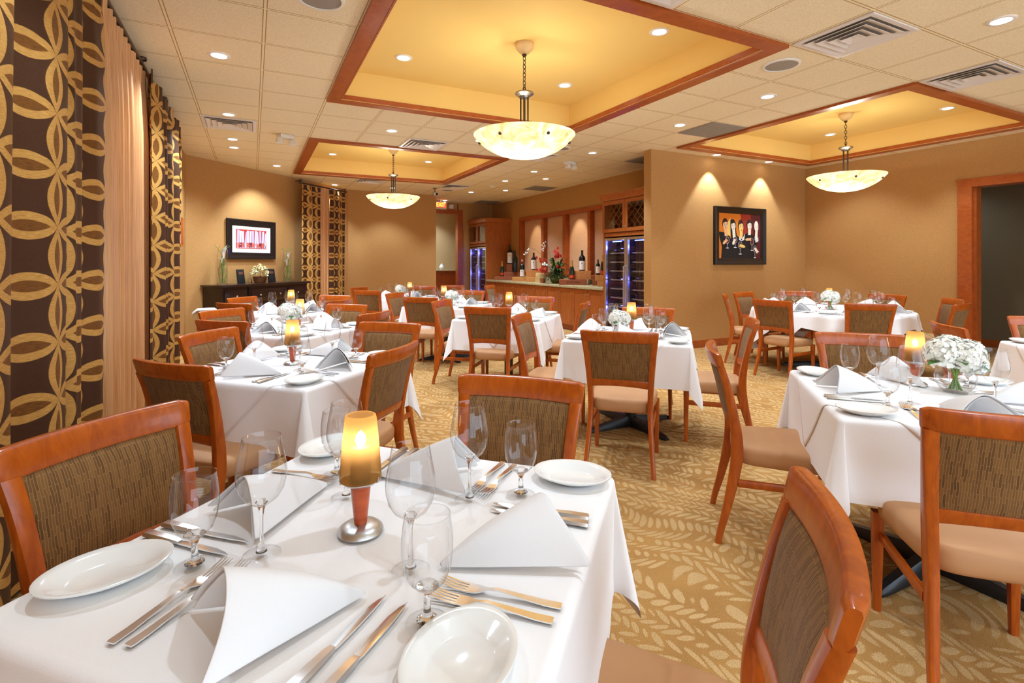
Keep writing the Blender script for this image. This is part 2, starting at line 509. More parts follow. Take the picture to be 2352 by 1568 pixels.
for k, (x0, x1, y0, y1) in enumerate(COFF):
    b = MB(); i = .13; z1 = ZC
    a = [(x0+i, y0+i), (x1-i, y0+i), (x1-i, y1-i), (x0+i, y1-i)]
    for q in range(4):
        p, r = a[q], a[(q+1) % 4]
        b.poly([(*p, H-.02), (*r, H-.02), (*r, z1), (*p, z1)])
    b.poly([(*p, z1) for p in a])
    structure(b.build('ceiling_coffer', M['coffer'], smooth=False), ['mustard yellow tray recess over the middle of the room', 'mustard yellow tray recess toward the far curtain', 'mustard yellow tray recess before the painting wall'][k])
    b = MB(); d = .028
    prof = [(0, H+.004), (0, H-d), (FW-.025, H-d), (FW-.018, H-d+.012), (FW, H-d+.014), (FW, H+.012), (FW, H+.03)]
    rings = []
    for off, z in prof:
        rings.append([(x0+off, y0+off, z), (x1-off, y0+off, z), (x1-off, y1-off, z), (x0+off, y1-off, z)])
    b.grid(rings, closed_v=True)
    structure(b.build('trim_%d' % (k+1), M['cherry_trim'], smooth=False), ['cherry frame round the biggest yellow ceiling tray', 'cherry frame round the far yellow ceiling tray', 'cherry frame round the yellow ceiling tray before the painting'][k])

def wallbox(name, pts, mat, z0=0.0, z1=H, label=None, th=.12, side=1):
    """vertical slab along a polyline, thickness to the outside"""
    b = MB()
    for (xa, ya), (xb, yb) in zip(pts[:-1], pts[1:]):
        t = Vector((xb-xa, yb-ya, 0)).normalized(); n = Vector((t.y, -t.x, 0))*side*th
        c = [(xa, ya), (xb, yb), (xb+n.x, yb+n.y), (xa+n.x, ya+n.y)]
        lo = [(x, y, z0) for x, y in c]; hi = [(x, y, z1) for x, y in c]
        vl = [b.bm.verts.new(p) for p in lo]; vh = [b.bm.verts.new(p) for p in hi]
        b._f(vl[::-1]); b._f(vh)
        for q in range(4): b._f((vl[q], vl[(q+1) % 4], vh[(q+1) % 4], vh[q]))
    return structure(b.build(name, mat, smooth=False), label)
ZT = H + .0
wallbox('wall_left', [(XL, -2.6), (XL, YC)], M['wall'], side=-1)
wallbox('wall_diagonal', [(XL, YC), (XL + (YP-YC), YP)], M['wall'], side=-1)
wallbox('wall_far', [(XL + (YP-YC), YP), (4.14, YP)], M['wall'], side=-1)
wallbox('wall_partition_end', [(4.14, YP+.12), (4.14, YEX)], M['wall'], side=-1)
# exit wall with a doorway opening X 4.26..5.24
wallbox('wall_exit', [(5.27, YEX), (XBAR, YEX)], M['wall'], side=-1)
wallbox('wall_exit_head', [(4.14, YEX), (5.24, YEX)], M['wall'], z0=2.76, side=-1)
# bar wall with a shallow niche opening
NY0, NY1, NZ0, NZ1 = 7.95, 12.02, 1.10, 2.44
wallbox('wall_bar', [(XBAR, YEX), (XBAR, NY1)], M['wall'], side=-1)
wallbox('wall_bar_near', [(XBAR, NY0), (XBAR, YA+.15)], M['wall'], side=-1)
wallbox('wall_bar_low', [(XBAR, NY1), (XBAR, NY0)], M['wall'], z1=NZ0, side=-1)
wallbox('wall_bar_high', [(XBAR, NY1), (XBAR, NY0)], M['wall'], z0=NZ1, side=-1)
wallbox('wall_painting', [(5.33, YA), (XW, YA)], M['wall'], th=.16, side=-1)
# right wall with a wide doorway
DY0, DY1, DZ = 1.30, 3.50, 2.40
wallbox('wall_right', [(XW, YA), (XW, DY1+.03)], M['wall'], side=-1, th=.2)
wallbox('wall_right_head', [(XW, DY1+.03), (XW, DY0-.03)], M['wall'], z0=DZ+.02, side=-1, th=.2)
wallbox('wall_right_near', [(XW, DY0-.03), (XW, -2.6)], M['wall'], side=-1, th=.2)
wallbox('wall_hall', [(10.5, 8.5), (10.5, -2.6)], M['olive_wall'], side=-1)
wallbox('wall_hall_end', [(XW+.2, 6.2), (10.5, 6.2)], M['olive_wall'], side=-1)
wallbox('wall_corridor', [(3.2, 15.3), (6.6, 15.3)], M['hall_wall'], side=-1)
wallbox('wall_corridor_side', [(6.6, 15.3), (6.6, YEX+.12)], M['hall_wall'], side=-1)
wallbox('wall_corridor_end', [(3.2, YEX), (3.2, 15.3)], M['hall_wall'], side=-1)

def board(name, pts, h, th, mat, label=None, side=1):
    return wallbox(name, pts, mat, 0.0, h, label, th, side)
board('baseboard_left', [(XL+.015, -2.6), (XL+.015, YC), (XL+.015 + (YP-YC), YP)], .12, .015, M['cherry_trim'], 'cherry baseboard along the curtained wall', -1)
board('baseboard_far', [(XL + (YP-YC), YP-.015), (4.14, YP-.015)], .12, .015, M['cherry_trim'], 'cherry baseboard along the partition wall', -1)
board('baseboard_painting', [(5.33, YA-.015), (XW-.015, YA-.015), (XW-.015, DY1+.16)], .12, .015, M['cherry_trim'], 'cherry baseboard under the painting', -1)
board('baseboard_hall', [(10.485, 6.2), (10.485, -2.6)], .12, .015, M['cherry_trim'], 'cherry baseboard in the dark hall', -1)
# right doorway casing
b = MB()
for y0, y1 in ((DY1, DY1+.165), (DY0-.165, DY0)):
    b.box(XW-.03, XW+.23, y0, y1, 0, DZ+.12, .006)
b.box(XW-.03, XW+.23, DY0, DY1, DZ, DZ+.12, .006)
b.box(XW+.03, XW+.17, DY1-.03, DY1+.01, 0, DZ, .004)
b.box(XW+.03, XW+.17, DY0-.01, DY0+.03, 0, DZ, .004)
structure(b.build('door_1', M['cherry_trim'], smooth=False), 'cherry casing of the wide doorway to the dark hall')
# exit doorway casing
b = MB()
b.box(5.24, 5.40, YEX-.03, YEX+.15, 0, 2.86, .006)
b.box(4.16, 5.24, YEX-.03, YEX+.15, 2.73, 2.86, .006)
b.box(4.16, 4.20, YEX-.03, YEX+.15, 0, 2.73, .006)
structure(b.build('door_2', M['cherry_trim'], smooth=False), 'cherry casing of the exit doorway')
# corridor wainscot with granite ledge
w = thing('wainscot', 'cherry wainscot with a granite ledge seen through the exit doorway', 'wainscot', (4.9, 15.18, 0))
b = MB(); b.box(-1.6, 1.6, .0, .10, 0, 1.09, .004); b.build('panelling', M['cherry_trim'], w, smooth=False)
for k in range(5):
    b = MB(); b.box(-1.5+k*.62, -1.0+k*.62, -.012, .0, .14, 1.0, .004); b.build('panel', M['cherry_trim'], w, smooth=False)
b = MB(); b.box(-1.6, 1.6, -.14, .11, 1.09, 1.125, .008); b.build('ledge', M['granite'], w)
# ------------------------------------------------------------------ ceiling fittings
def gx(k): return .685 + G*k
def gy(k): return 2.60 + G*k

def downlight_proto():
    t = thing('recessed_downlight', '', 'downlight')
    b = MB(); b.lathe([(.054, -.0015), (.060, -.008), (.076, -.009), (.084, -.004), (.085, -.0005)], 32); b.build('trim_ring', M['reflector'], t)
    b = MB(); b.lathe([(1e-6, -.0025), (.056, -.0025)], 28); b.build('lens', M['lens'], t)
    return t
DL = Maker(downlight_proto())
SPOTS = []
def downlight(x, y, z, label, group=None, spot=True):
    o = DL((x, y, z), 0, label, group or 'recessed downlights')
    return o
dl_ceiling = [
 (-.245, 4.84, 'white downlight in the tile nearest the tall curtain'),
 (-.245, 6.72, 'white downlight just before the small louvred vent by the curtain'),
 (-.245, 8.04, 'first white downlight beyond the louvred vent near the left corner'),
 (-.245, 8.61, 'second white downlight beyond the louvred vent near the left corner'),
 (.380, 9.90, 'white downlight over the dark sideboard'),
 (1.60, 6.60, 'white downlight between the big and far yellow trays'),
 (2.82, 6.58, 'white downlight half hidden by the big pendant bowl'),
 (4.71, 4.73, 'white downlight beside the grey return grille'),
 (4.70, 3.51, 'white downlight between the two front yellow trays'),
 (4.69, 1.67, 'white downlight at the upper right beyond the big vent'),
 (6.53, 5.77, 'wall-washing downlight above the left of the painting'),
 (7.76, 5.77, 'wall-washing downlight above the right of the painting'),
 (4.70, 6.54, 'white downlight before the painting wall edge'),
 (4.69, 8.37, 'white downlight before the right wine cabinet'),
 (5.30, 8.98, 'white downlight over the front of the bar counter'),
 (4.69, 9.60, 'white downlight beyond the twin emergency lamp'),
 (5.31, 10.85, 'white downlight over the far half of the bar counter'),
 (4.70, 11.5, 'white downlight near the far ceiling vent'),
 (4.69, 13.35, 'white downlight over the exit sign'),
 (1.60, 11.75, 'white downlight in front of the far curtain'),
 (2.85, 11.65, 'white downlight behind the far pendant stem'),
]
for x, y, l in dl_ceiling: downlight(x, y, H-.001, l)
dl_coffer = [(1.31, 4.93, 'white downlight at the left of the biggest yellow tray'),
 (3.13, 3.38, 'white downlight at the right of the biggest yellow tray'),
 (3.13, 4.88, 'white downlight behind the big pendant chain'),
 (8.0, 3.38, 'white downlight at the right of the yellow tray before the painting'),
 (8.02, 4.9, 'white downlight left of the chain before the painting'),
 (1.31, 9.9, 'white downlight at the left of the far yellow tray'),
 (3.10, 9.8, 'white downlight at the right of the far yellow tray')]
for x, y, l in dl_coffer: downlight(x, y, ZC-.001, l)
dl_more = [(1.31, 3.38), (6.15, 3.38), (6.15, 4.9), (1.31, 8.1), (3.10, 8.1)]

def spot(x, y, z, power, ang=104, blend=.55, rad=.045, tgt=None, col=(.86, 1.05, 1.24)):
    l = bpy.data.lights.new('downlight_beam', 'SPOT')
    l.energy = power; l.spot_size = R(ang); l.spot_blend = blend; l.shadow_soft_size = rad; l.color = col
    o = bpy.data.objects.new('downlight_beam', l); COL.objects.link(o)
    o.location = (x, y, z)
    if tgt is not None:
        o.rotation_euler = (Vector(tgt)-Vector((x, y, z))).to_track_quat('-Z', 'Y').to_euler()
    o['kind'] = 'helper'
    return o
PW = 88
for i, (x, y, l) in enumerate(dl_ceiling):
    if i in (10, 11):
        spot(x, y-.02, H-.012, 70, 74, .35, .02)
    elif i == 4:
        spot(x, y, H-.012, 120, 100, .6, .03, (x-.15, y+.5, 1.2))
    elif x < 0:
        spot(x, y, H-.012, PW*1.45, 132, .6)
    else:
        spot(x, y, H-.012, PW)
for x, y, l in dl_coffer: spot(x, y, ZC-.012, PW)
# the same grid of downlights goes on over and behind the viewer
for x, y in ((1.31, 1.1), (3.1, .9), (1.31, -.9), (3.1, -.9), (5.3, .45), (6.5, .45), (6.15, 3.38), (1.31, 3.38), (-.245, 2.4)):
    spot(x, y, (ZC if (x, y) in dl_more else H)-.012, PW*(.50 if y < 2.5 else 1))

def vent(name, x, y, label, louv=4, s=.58):
    t = thing(name, label, 'ceiling vent', (x, y, H), 0, 'square ceiling vents')
    b = MB(); h = s/2; 
    b.grid([[(-h, -h, -.001), (h, -h, -.001), (h, h, -.001), (-h, h, -.001)],
            [(-h, -h, -.012), (h, -h, -.012), (h, h, -.012), (-h, h, -.012)],
            [(-h+.035, -h+.035, -.012), (h-.035, -h+.035, -.012), (h-.035, h-.035, -.012), (-h+.035, h-.035, -.012)],
            [(-h+.05, -h+.05, .0), (h-.05, -h+.05, .0), (h-.05, h-.05, .0), (-h+.05, h-.05, .0)]], closed_v=True)
    b.build('vent_frame', M['metal_vent'], t, smooth=False)
    b = MB(); b.poly([(-h+.04, -h+.04, -.002), (h-.04, -h+.04, -.002), (h-.04, h-.04, -.002), (-h+.04, h-.04, -.002)])
    b.build('vent_back', M['grille'], t, smooth=False)
    for k in range(louv):
        a = h-.052-k*.058; c = max(a-.046, .012)
        b = MB()
        b.grid([[(-c, -c, -.004), (c, -c, -.004), (c, c, -.004), (-c, c, -.004)],
                [(-a, -a, -.024), (a, -a, -.024), (a, a, -.024), (-a, a, -.024)],
                [(-a-.006, -a-.006, -.023), (a+.006, -a-.006, -.023), (a+.006, a+.006, -.023), (-a-.006, a+.006, -.023)]], closed_v=True)
        if k == louv-1: b.poly([(-c, -c, -.004), (-c, c, -.004), (c, c, -.004), (c, -c, -.004)])
        b.build('louvre', M['metal_vent'], t, smooth=False)
    return t
for x, y, l in ((4.04, 2.29, 'big louvred vent right of the largest yellow tray corner'),
                (5.87, 2.29, 'louvred vent at the near corner of the painting-side tray'),
                (-.25, 7.17, 'small louvred vent by the left curtain'),
                (2.20, 7.17, 'louvred vent before the far yellow tray'),
                (4.04, 7.17, 'louvred vent half behind the big pendant bowl'),
                (4.04, 10.83, 'louvred vent beside the ceiling camera'),
                (2.20, 10.83, 'louvred vent behind the far pendant'),
                (2.20, 2.29, 'louvred vent cropped by the top of the photo')):
    vent('ceiling_vent', x, y, l)
for x, y, l in ((5.26, 4.73, 'grey return grille touching the painting-side tray'),
                (5.87, 6.56, 'grey return grille half hidden by the painting wall'),
                (5.87, 10.22, 'grey return grille over the bar counter'),
                (5.87, 13.2, 'grey return grille in the far bar corner')):
    t = thing('return_grille', l, 'return grille', (x, y, H), 0, 'grey return grilles')
    b = MB(); b.box(-.295, .295, -.295, .295, -.008, .0, .003); b.build('grille_face', M['grille'], t, smooth=False)
    b = MB()
    for k in range(13): b.box(-.27, .27, -.27+k*.044, -.255+k*.044, -.012, -.008)
    b.build('grille_bars', M['grille'], t, smooth=False)
for x, y, l in ((.39, 3.51, 'round ceiling speaker left of the largest yellow tray'),
                (4.06, 2.90, 'round ceiling speaker below the big vent'),
                (4.09, 6.5, 'round ceiling speaker behind the big pendant bowl'),
                (4.09, 11.45, 'round ceiling speaker beside the ceiling camera')):
    t = thing('ceiling_speaker', l, 'speaker', (x, y, H), 0, 'round ceiling speakers')
    b = MB(); b.lathe([(.128, -.004), (.130, -.012), (.148, -.010), (.152, -.001)], 36); b.build('rim', M['white_plastic'], t)
    b = MB(); b.lathe([(1e-6, -.010), (.09, -.009), (.129, -.006)], 36); b.build('speaker_mesh', M['grille'], t)
for x, y, l in ((.39, 7.48, 'white twin-headed emergency lamp on the ceiling by the curtain'),
                (4.78, 7.3, 'white twin-headed emergency lamp on the ceiling near the bar')):
    t = thing('emergency_lamp', l, 'emergency lamp', (x, y, H), R(20))
    b = MB(); b.box(-.09, .09, -.07, .07, -.05, .0, .012); b.build('housing', M['white_plastic'], t)
    for s in (-1, 1):
        b = MB(); b.lathe([(.02, 0), (.045, -.03), (.052, -.075), (.046, -.08), (1e-6, -.07)], 18, (s*.085, -.03, -.045)); b.build('lamp_head', M['white_plastic'], t)
t = thing('smoke_detector', 'small white smoke detector on the far ceiling', 'smoke detector', (4.74, 10.35, H))
b = MB(); b.lathe([(.07, -.001), (.072, -.015), (.05, -.035), (1e-6, -.04)], 24); b.build('cover', M['white_plastic'], t)
b = MB(); b.lathe([(.078, -.0005), (.078, -.006)], 24); b.build('mount_ring', M['white_plastic'], t)
t = thing('ceiling_camera', 'grey security camera hanging from the far ceiling', 'camera', (3.72, 11.27, H))
b = MB(); b.lathe([(.05, -.001), (.05, -.012), (.012, -.016)], 18); b.build('base_plate', M['pewter'], t)
b = MB(); b.tube([(0, 0, -.012), (0, 0, -.09)], .010, 10); b.build('stem', M['bronze'], t)
b = MB(); b.ball((0, 0, -.125), .055, 16, 10); b.build('camera_body', M['silver'], t)
b = MB(); b.lathe([(.024, 0), (.024, .03), (.018, .03), (.014, .02), (1e-6, .02)], 14)
o = b.build('camera_eye', M['black'], t); o.location = (.02, -.045, -.135); o.rotation_euler = (R(100), 0, R(15))

# pendants
def pendant_proto():
    t = thing('pendant_lamp', '', 'pendant lamp')
    zr = -(ZC-2.50)          # bowl rim height below the tray ceiling
    b = MB(); b.lathe([(.085, -.001), (.088, -.012), (.078, -.045), (.045, -.085), (.018, -.098), (1e-6, -.10)], 32); b.build('canopy', M['canopy'], t)
    b = MB()
    b.lathe([(.018, -.096), (.022, -.108), (.010, -.122)], 14)
    z = -.118
    for k in range(8):
        pts = []
        for q in range(17):
            a = 2*PI*q/16
            x = .0135*math.cos(a); zz = .024*math.sin(a)
            pts.append((x if k % 2 == 0 else 0, 0 if k % 2 == 0 else x, z-.018+zz))
        b.tube(pts, .0034, 7, cap=False); z -= .0375
    b.build('chain', M['bronze'], t)
    zt = z-.012
    b = MB(); b.tube([(-.013, 0, zt-.02), (-.013, 0, zt+.02), (0, 0, zt+.034), (.013, 0, zt+.02), (.013, 0, zt-.02)], .006, 8); b.build('hook', M['bronze'], t)
    b = MB(); b.lathe([(.02, zt-.005), (.082, zt-.018), (.086, zt-.03), (.07, zt-.042), (.05, zt-.052), (.046, zt-.066), (1e-6, zt-.066)], 28); b.build('collar', M['pewter'], t)
    for k in range(4):
        a = PI/4+k*PI/2
        b = MB(); b.tube([(.033*math.cos(a), .033*math.sin(a), zt-.06), (.033*math.cos(a), .033*math.sin(a), zr-.13)], .0075, 10); b.build('stem', M['bronze'], t)
    Rr, D = .46, .205
    prof = []
    for i in range(19):
        f = i/18; a = f*R(62)
        rr = Rr*math.sin(a)/math.sin(R(62)); zz = zr-D + D*(1-math.cos(a))/(1-math.cos(R(62)))
        prof.append((max(rr, 1e-6), zz))
    b = MB(); b.lathe(prof + [(Rr+.001, zr+.006), (Rr-.004, zr+.008), (Rr-.007, zr+.002)], 64); b.build('bowl', M['alabaster'], t, sharp=80)
    b = MB(); b.lathe([(.03, zr-D+.03), (.05, zr-D+.05), (.03, zr-.12), (1e-6, zr-.12)], 16); b.build('lamp_socket', M['bronze'], t)
    for k in range(6):
        a = PI*2*k/6+.35
        b = MB(); rr = Rr*.885; zz = zr-.062
        b.ball((rr*math.cos(a), rr*math.sin(a), zz), .0145, 12, 8); b.build('knob', M['bronze'], t)
        b = MB(); b.tube([(rr*math.cos(a), rr*math.sin(a), zz), (.05*math.cos(a), .05*math.sin(a), zr-.1)], .004, 6); b.build('arm', M['bronze'], t)
    return t
PEND = Maker(pendant_proto())
pend_pos = [(2.209, 4.124, 'alabaster bowl pendant hanging in the biggest yellow tray', .2),
            (2.209, 9.0, 'alabaster bowl pendant hanging in the far yellow tray', .75),
            (7.086, 4.124, 'alabaster bowl pendant hanging in the tray before the painting', .45)]
PEND_W = 7.6
for x, y, l, a in pend_pos:
    PEND((x, y, ZC), a, l, 'alabaster bowl pendants')
    for k in range(3):
        an = a + k*2*PI/3 + .5
        L = bpy.data.lights.new('pendant_bulb', 'POINT'); L.energy = PEND_W; L.shadow_soft_size = .03; L.color = (1.0, .97, .88)
        o = bpy.data.objects.new('pendant_bulb', L); COL.objects.link(o); o['kind'] = 'helper'
        o.location = (x+.13*math.cos(an), y+.13*math.sin(an), 2.50-.075)
# ------------------------------------------------------------------ dining chair
def lerp(a, b, t): return a + (b-a)*t
def smooth_path(keys, t):
    """piecewise Catmull-Rom through keys [(t, (..))]"""
    for i in range(len(keys)-1):
        if t <= keys[i+1][0] or i == len(keys)-2:
            t0, p1 = keys[i]; t1, p2 = keys[i+1]
            p0 = keys[max(i-1, 0)][1]; p3 = keys[min(i+2, len(keys)-1)][1]
            f = (t-t0)/(t1-t0)
            return tuple(.5*((2*b) + (-a+c)*f + (2*a-5*b+4*c-d)*f*f + (-a+3*b-3*c+d)*f**3) for a, b, c, d in zip(p0, p1, p2, p3))
POST = [(0.0, (.212, -.275)), (.18, (.200, -.232)), (.36, (.191, -.196)), (.47, (.192, -.188)), (.60, (.200, -.203)), (.76, (.214, -.236)), (.912, (.230, -.278))]
def back_pt(s, z):
    hx, y = smooth_path(POST, z)
    conc = .030*min(1, max(0, (z-.42)/.2))
    return s*hx, y - conc*(1-s*s)
def rrect(cx, cy, w, d, r=.008):
    pts = []
    for sx, sy, a0 in ((1, 1, 0), (-1, 1, 90), (-1, -1, 180), (1, -1, 270)):
        for k in range(3):
            a = R(a0+45*k)
            pts.append((cx+sx*(w/2-r)+r*math.cos(a), cy+sy*(d/2-r)+r*math.sin(a)))
    return pts
CH_TOP = .912
def chair_proto():
    t = thing('dining_chair', '', 'chair')
    # seat cushion
    b = MB(); rings = []
    def outline(z, inset):
        pts = []; n = 44
        for k in range(n):
            a = 2*PI*k/n
            c, s = math.cos(a), math.sin(a); e = 2/5.5
            x = abs(c)**e*math.copysign(1, c); y = abs(s)**e*math.copysign(1, s)
            yy = .018 + y*(.215-inset); w = lerp(.190, .232, (y+1)/2)-inset
            pts.append((x*w, yy, z))
        return pts
    for z, ins in ((.372, .03), (.376, .012), (.388, .002), (.41, 0), (.436, 0), (.450, .005), (.459, .016), (.4645, .035), (.468, .08), (.470, .14)):
        rings.append(outline(z, ins))
    V = b.grid(rings, closed_v=True); b.cap(V[0], True); b.cap(V[-1])
    b.build('seat', M['leather'], t, sharp=60)
    # legs: rear legs run up as the back posts
    for s in (-1, 1):
        b = MB(); sec = []
        for i in range(25):
            z = .846*i/24
            hx, y = smooth_path(POST, z)
            d = smooth_path([(0, (.030,)), (.36, (.052,)), (.47, (.054,)), (.7, (.040,)), (.846, (.0335,)), (.912, (.032,))], z)[0]
            w = smooth_path([(0, (.028,)), (.4, (.034,)), (.6, (.038,)), (.912, (.046,))], z)[0]
            sec.append([(px, py, z) for px, py in rrect(s*(hx-w/2+.016), y, w, d, .009)])
        b.sweep(sec); b.build('leg', M['cherry'], t)
        b = MB(); sec = []
        for z, w in ((0, .026), (.15, .031), (.30, .037), (.385, .040)):
            sec.append([(px, py, z) for px, py in rrect(s*(.212-.004*z), .205-.01*z, w, w, .006)])
        b.sweep(sec); b.build('leg', M['cherry'], t)
        b = MB()
        y0, y1 = -.185, .195; sec = []
        for y in (y0, y1):
            sec.append([(s*.200+px, y, .292+pz) for px, pz in rrect(0, 0, .020, .036, .006)])
        b.sweep(sec); b.build('stretcher', M['cherry'], t)
    # curved rails
    def rail(name, zlo, zhi, th, n=25, smax=.96, r=.008, ends=False):
        b = MB(); sec = []
        for i in range(n):
            s = lerp(-smax, smax, i/(n-1)); zl, zh = zlo(s), zhi(s)
            q = 0
            if ends and i in (0, n-1): q = .006
            sec_pts = []
            for pz, py in rrect((zl+zh)/2, 0, zh-zl-2*q, th-2*q, r):
                x, y = back_pt(s, pz); sec_pts.append((x, y+py, pz))
            sec.append(sec_pts)
        if ends:      # a short rounded end beyond the last full section
            for k, sg in ((0, -1), (-1, 1)):
                sec[k] = [(x, y, z) for x, y, z in sec[k]]
        b.sweep(sec); return b.build(name, M['cherry'], t)
    rail('top_rail', lambda s: .838, lambda s: CH_TOP+.002, .034, 27, 1.072, .010, True)
    rail('lower_rail', lambda s: .535+.016*(1-s*s), lambda s: .588+.010*(1-s*s), .030)
    # upholstered pad, a little proud of the frame on both faces
    b = MB(); n, m = 17, 13; fr, bk = [], []
    for i in range(n):
        s = lerp(-.905, .905, i/(n-1)); rf, rb = [], []
        for j in range(m):
            z = lerp(.580+.010*(1-(s/.905)**2), .843, j/(m-1)); x, y = back_pt(s, z)
            e = (1-abs(2*i/(n-1)-1)**5)*(1-abs(2*j/(m-1)-1)**5)
            rf.append((x, y+.010+.018*e, z)); rb.append((x, y-.009-.006*e, z))
        fr.append(rf); bk.append(rb)
    A = b.grid(fr); B = b.grid(bk)
    for i in range(n-1):
        b._f((A[i][0], A[i+1][0], B[i+1][0], B[i][0])); b._f((A[i][-1], A[i+1][-1], B[i+1][-1], B[i][-1]))
    for j in range(m-1):
        b._f((A[0][j], A[0][j+1], B[0][j+1], B[0][j])); b._f((A[-1][j], A[-1][j+1], B[-1][j+1], B[-1][j]))
    b.build('back_pad', M['fabric'], t, sharp=60)
    return t
CHAIR = Maker(chair_proto())

# ------------------------------------------------------------------ table, cloths
HS = .48; ZTAB = .752
def table_proto():
    t = thing('dining_table', '', 'table')
    b = MB(); b.box(-.465, .465, -.465, .465, .715, .742, .008); b.build('tabletop', M['espresso'], t)
    b = MB(); b.lathe([(.048, .06), (.048, .69), (.10, .70), (.10, .715)], 24); b.build('column', M['black'], t)
    for k in range(4):
        a = PI/4+k*PI/2; c, s = math.cos(a), math.sin(a)
        b = MB(); sec = []
        for r, h, w in ((.02, .085, .07), (.14, .07, .062), (.30, .045, .055), (.40, .03, .05), (.425, .018, .04)):
            sec.append([(r*c - q*s, r*s + q*c, z) for q, z in ((-w/2, 0.0), (w/2, 0.0), (w/2, h*.6), (w*.3, h), (-w*.3, h), (-w/2, h*.6))])
        b.sweep(sec); b.build('foot', M['black'], t)
    return t
TABLE = Maker(table_proto())

def drape(p, q, hs, zt, seed, flare=.030, wav=.008):
    r = .020; hb = hs - r
    ex, ey = max(abs(p)-hb, 0), max(abs(q)-hb, 0)
    sx, sy = math.copysign(1, p), math.copysign(1, q)
    def fall(e):
        a = min(e/r, PI/2)
        return r*math.sin(a), r*(1-math.cos(a)) + max(0, e - r*PI/2)
    if ex == 0 and ey == 0:
        return (p, q, zt)
    if ey == 0 or ex == 0:
        o, d = fall(ex or ey)
        t = q if ex else p
        wv = wav*min(d/.25, 1)*(math.sin(t*9+seed)+.6*math.sin(t*17+seed*2.3)) + flare*d
        o2 = o + wv
        return (sx*(hb+o2), q, zt-d) if ex else (p, sy*(hb+o2), zt-d)
    rr = math.hypot(ex, ey); ph = math.atan2(ey, ex)
    o, d = fall(rr)
    u = 1-abs(ph-PI/4)/(PI/4)
    fin = .20*max(d-r, 0)*u**1.25
    lat = .13*max(d-r, 0)*math.sin(PI*(1-u))*(1 if ph < PI/4 else -1)
    c, s = math.cos(ph), math.sin(ph)
    x = hb + (o+flare*d)*c + fin*S2 + lat*S2
    y = hb + (o+flare*d)*s + fin*S2 - lat*S2
    return (sx*x, sy*y, zt - d*math.sqrt(max(.3, 1-(.3*u)**2)))
def cloth_mesh(name, hs, drop, zt, mat, seed, n=62, diamond=False):
    b = MB(); pts = []
    if not diamond:
        half = hs + drop
        # denser towards the table edge
        ax = sorted({lerp(-half, half, i/n) for i in range(n+1)} | {s*(hs-.02+k*.006) for s in (-1, 1) for k in range(7)})
        for p in ax: pts.append([drape(p, q, hs, zt, seed) for q in ax])
    else:
        D = hs + drop
        for i in range(n+1):
            row = []
            for j in range(n+1):
                a = lerp(-1, 1, i/n); c = lerp(-1, 1, j/n)
                p, q = D*(a-c)/2, D*(a+c)/2
                x, y, z = drape(p, q, hs+.0026, zt, seed, .0305)
                row.append((x, y, z))
            pts.append(row)
    V = [[b.bm.verts.new(p) for p in row] for row in pts]; N = len(V)
    cr = (lambda i, j: False) if diamond else (lambda i, j: abs(ax[i]+ax[i+1])/2 > hs-.02 and abs(ax[j]+ax[j+1])/2 > hs-.02)
    for i in range(N-1):
        for j in range(N-1):
            A, B, C, D = V[i][j], V[i+1][j], V[i+1][j+1], V[i][j+1]
            if cr(i, j):
                if (ax[i]+ax[i+1])*(ax[j]+ax[j+1]) > 0: b._f((A, B, C)); b._f((A, C, D))
                else: b._f((A, B, D)); b._f((B, C, D))
            else: b._f((A, B, C, D))
    return b.build(name, mat, sharp=70)
clothA = Maker(tag(cloth_mesh('tablecloth', HS, .31, ZTAB-.001, M['cloth'], 1.3), '', 'tablecloth', 'white square tablecloths'))
ov = cloth_mesh('table_overlay', HS, .27, ZTAB+.0008, M['overlay'], 1.3, 72, True)
md = ov.modifiers.new('hem', 'SOLIDIFY'); md.thickness = .001; md.offset = 0
overA = Maker(tag(ov, '', 'tablecloth', 'white diagonal overlay cloths'))

TABLES = {   # u, v, phrase, cutlery, quarter turns
 'a': (.985, .655, 'closest table', 1, 0),
 'b': (2.46, 2.15, 'second table along the curtains', 1, 1),
 'c': (3.80, 3.29, 'third table along the curtains', 1, 2),
 'd': (5.06, 4.48, 'table beside the dark sideboard', 0, 3),
 'e': (4.36, .40, 'table before the right wine fridge', 1, 0),
 'f': (5.42, 1.82, 'table before the bar counter', 1, 1),
 'g': (6.62, 3.12, 'table before the tall bar cabinet', 0, 2),
 'h': (7.72, 4.53, 'farthest table by the partition', 0, 3),
 'i': (2.74, -1.055, 'big hydrangea table on the right', 1, 1),
 'j': (4.44, -2.80, 'table cropped by the right edge', 0, 0),
}
A45 = R(45)
# a place frame: x to the diner's right along the edge, y inward
SIDES = {'camera-side': (-1, 0), 'far-side': (1, 0), 'curtain-side': (0, 1), 'doorway-side': (0, -1)}
def side_frame(u, v, side, inset=HS):
    du, dv = SIDES[side]
    iu, iv = -du, -dv                # inward
    ru, rv = iv, -iu                 # right of someone looking inward: turn inward by -90 degrees
    o = (u+du*inset, v+dv*inset)
    def P(x, y):
        return W(o[0]+ru*x+iu*y, o[1]+rv*x+iv*y)
    wx, wy = (iu-iv)*S2, (iu+iv)*S2
    return P, math.atan2(wy, wx)-PI/2     # rotation that turns local +y inward
for k, (u, v, ph, cut, qt) in TABLES.items():
    x, y = W(u, v)
    TABLE((x, y, 0), A45, 'black pedestal table under the cloth of the '+ph, 'square pedestal tables')
    clothA((x, y, 0), A45+qt*PI/2, 'white cloth draped over the '+ph)
    if k != 'a': overA((x, y, 0), A45+qt*PI/2, 'white diagonal overlay on the '+ph)

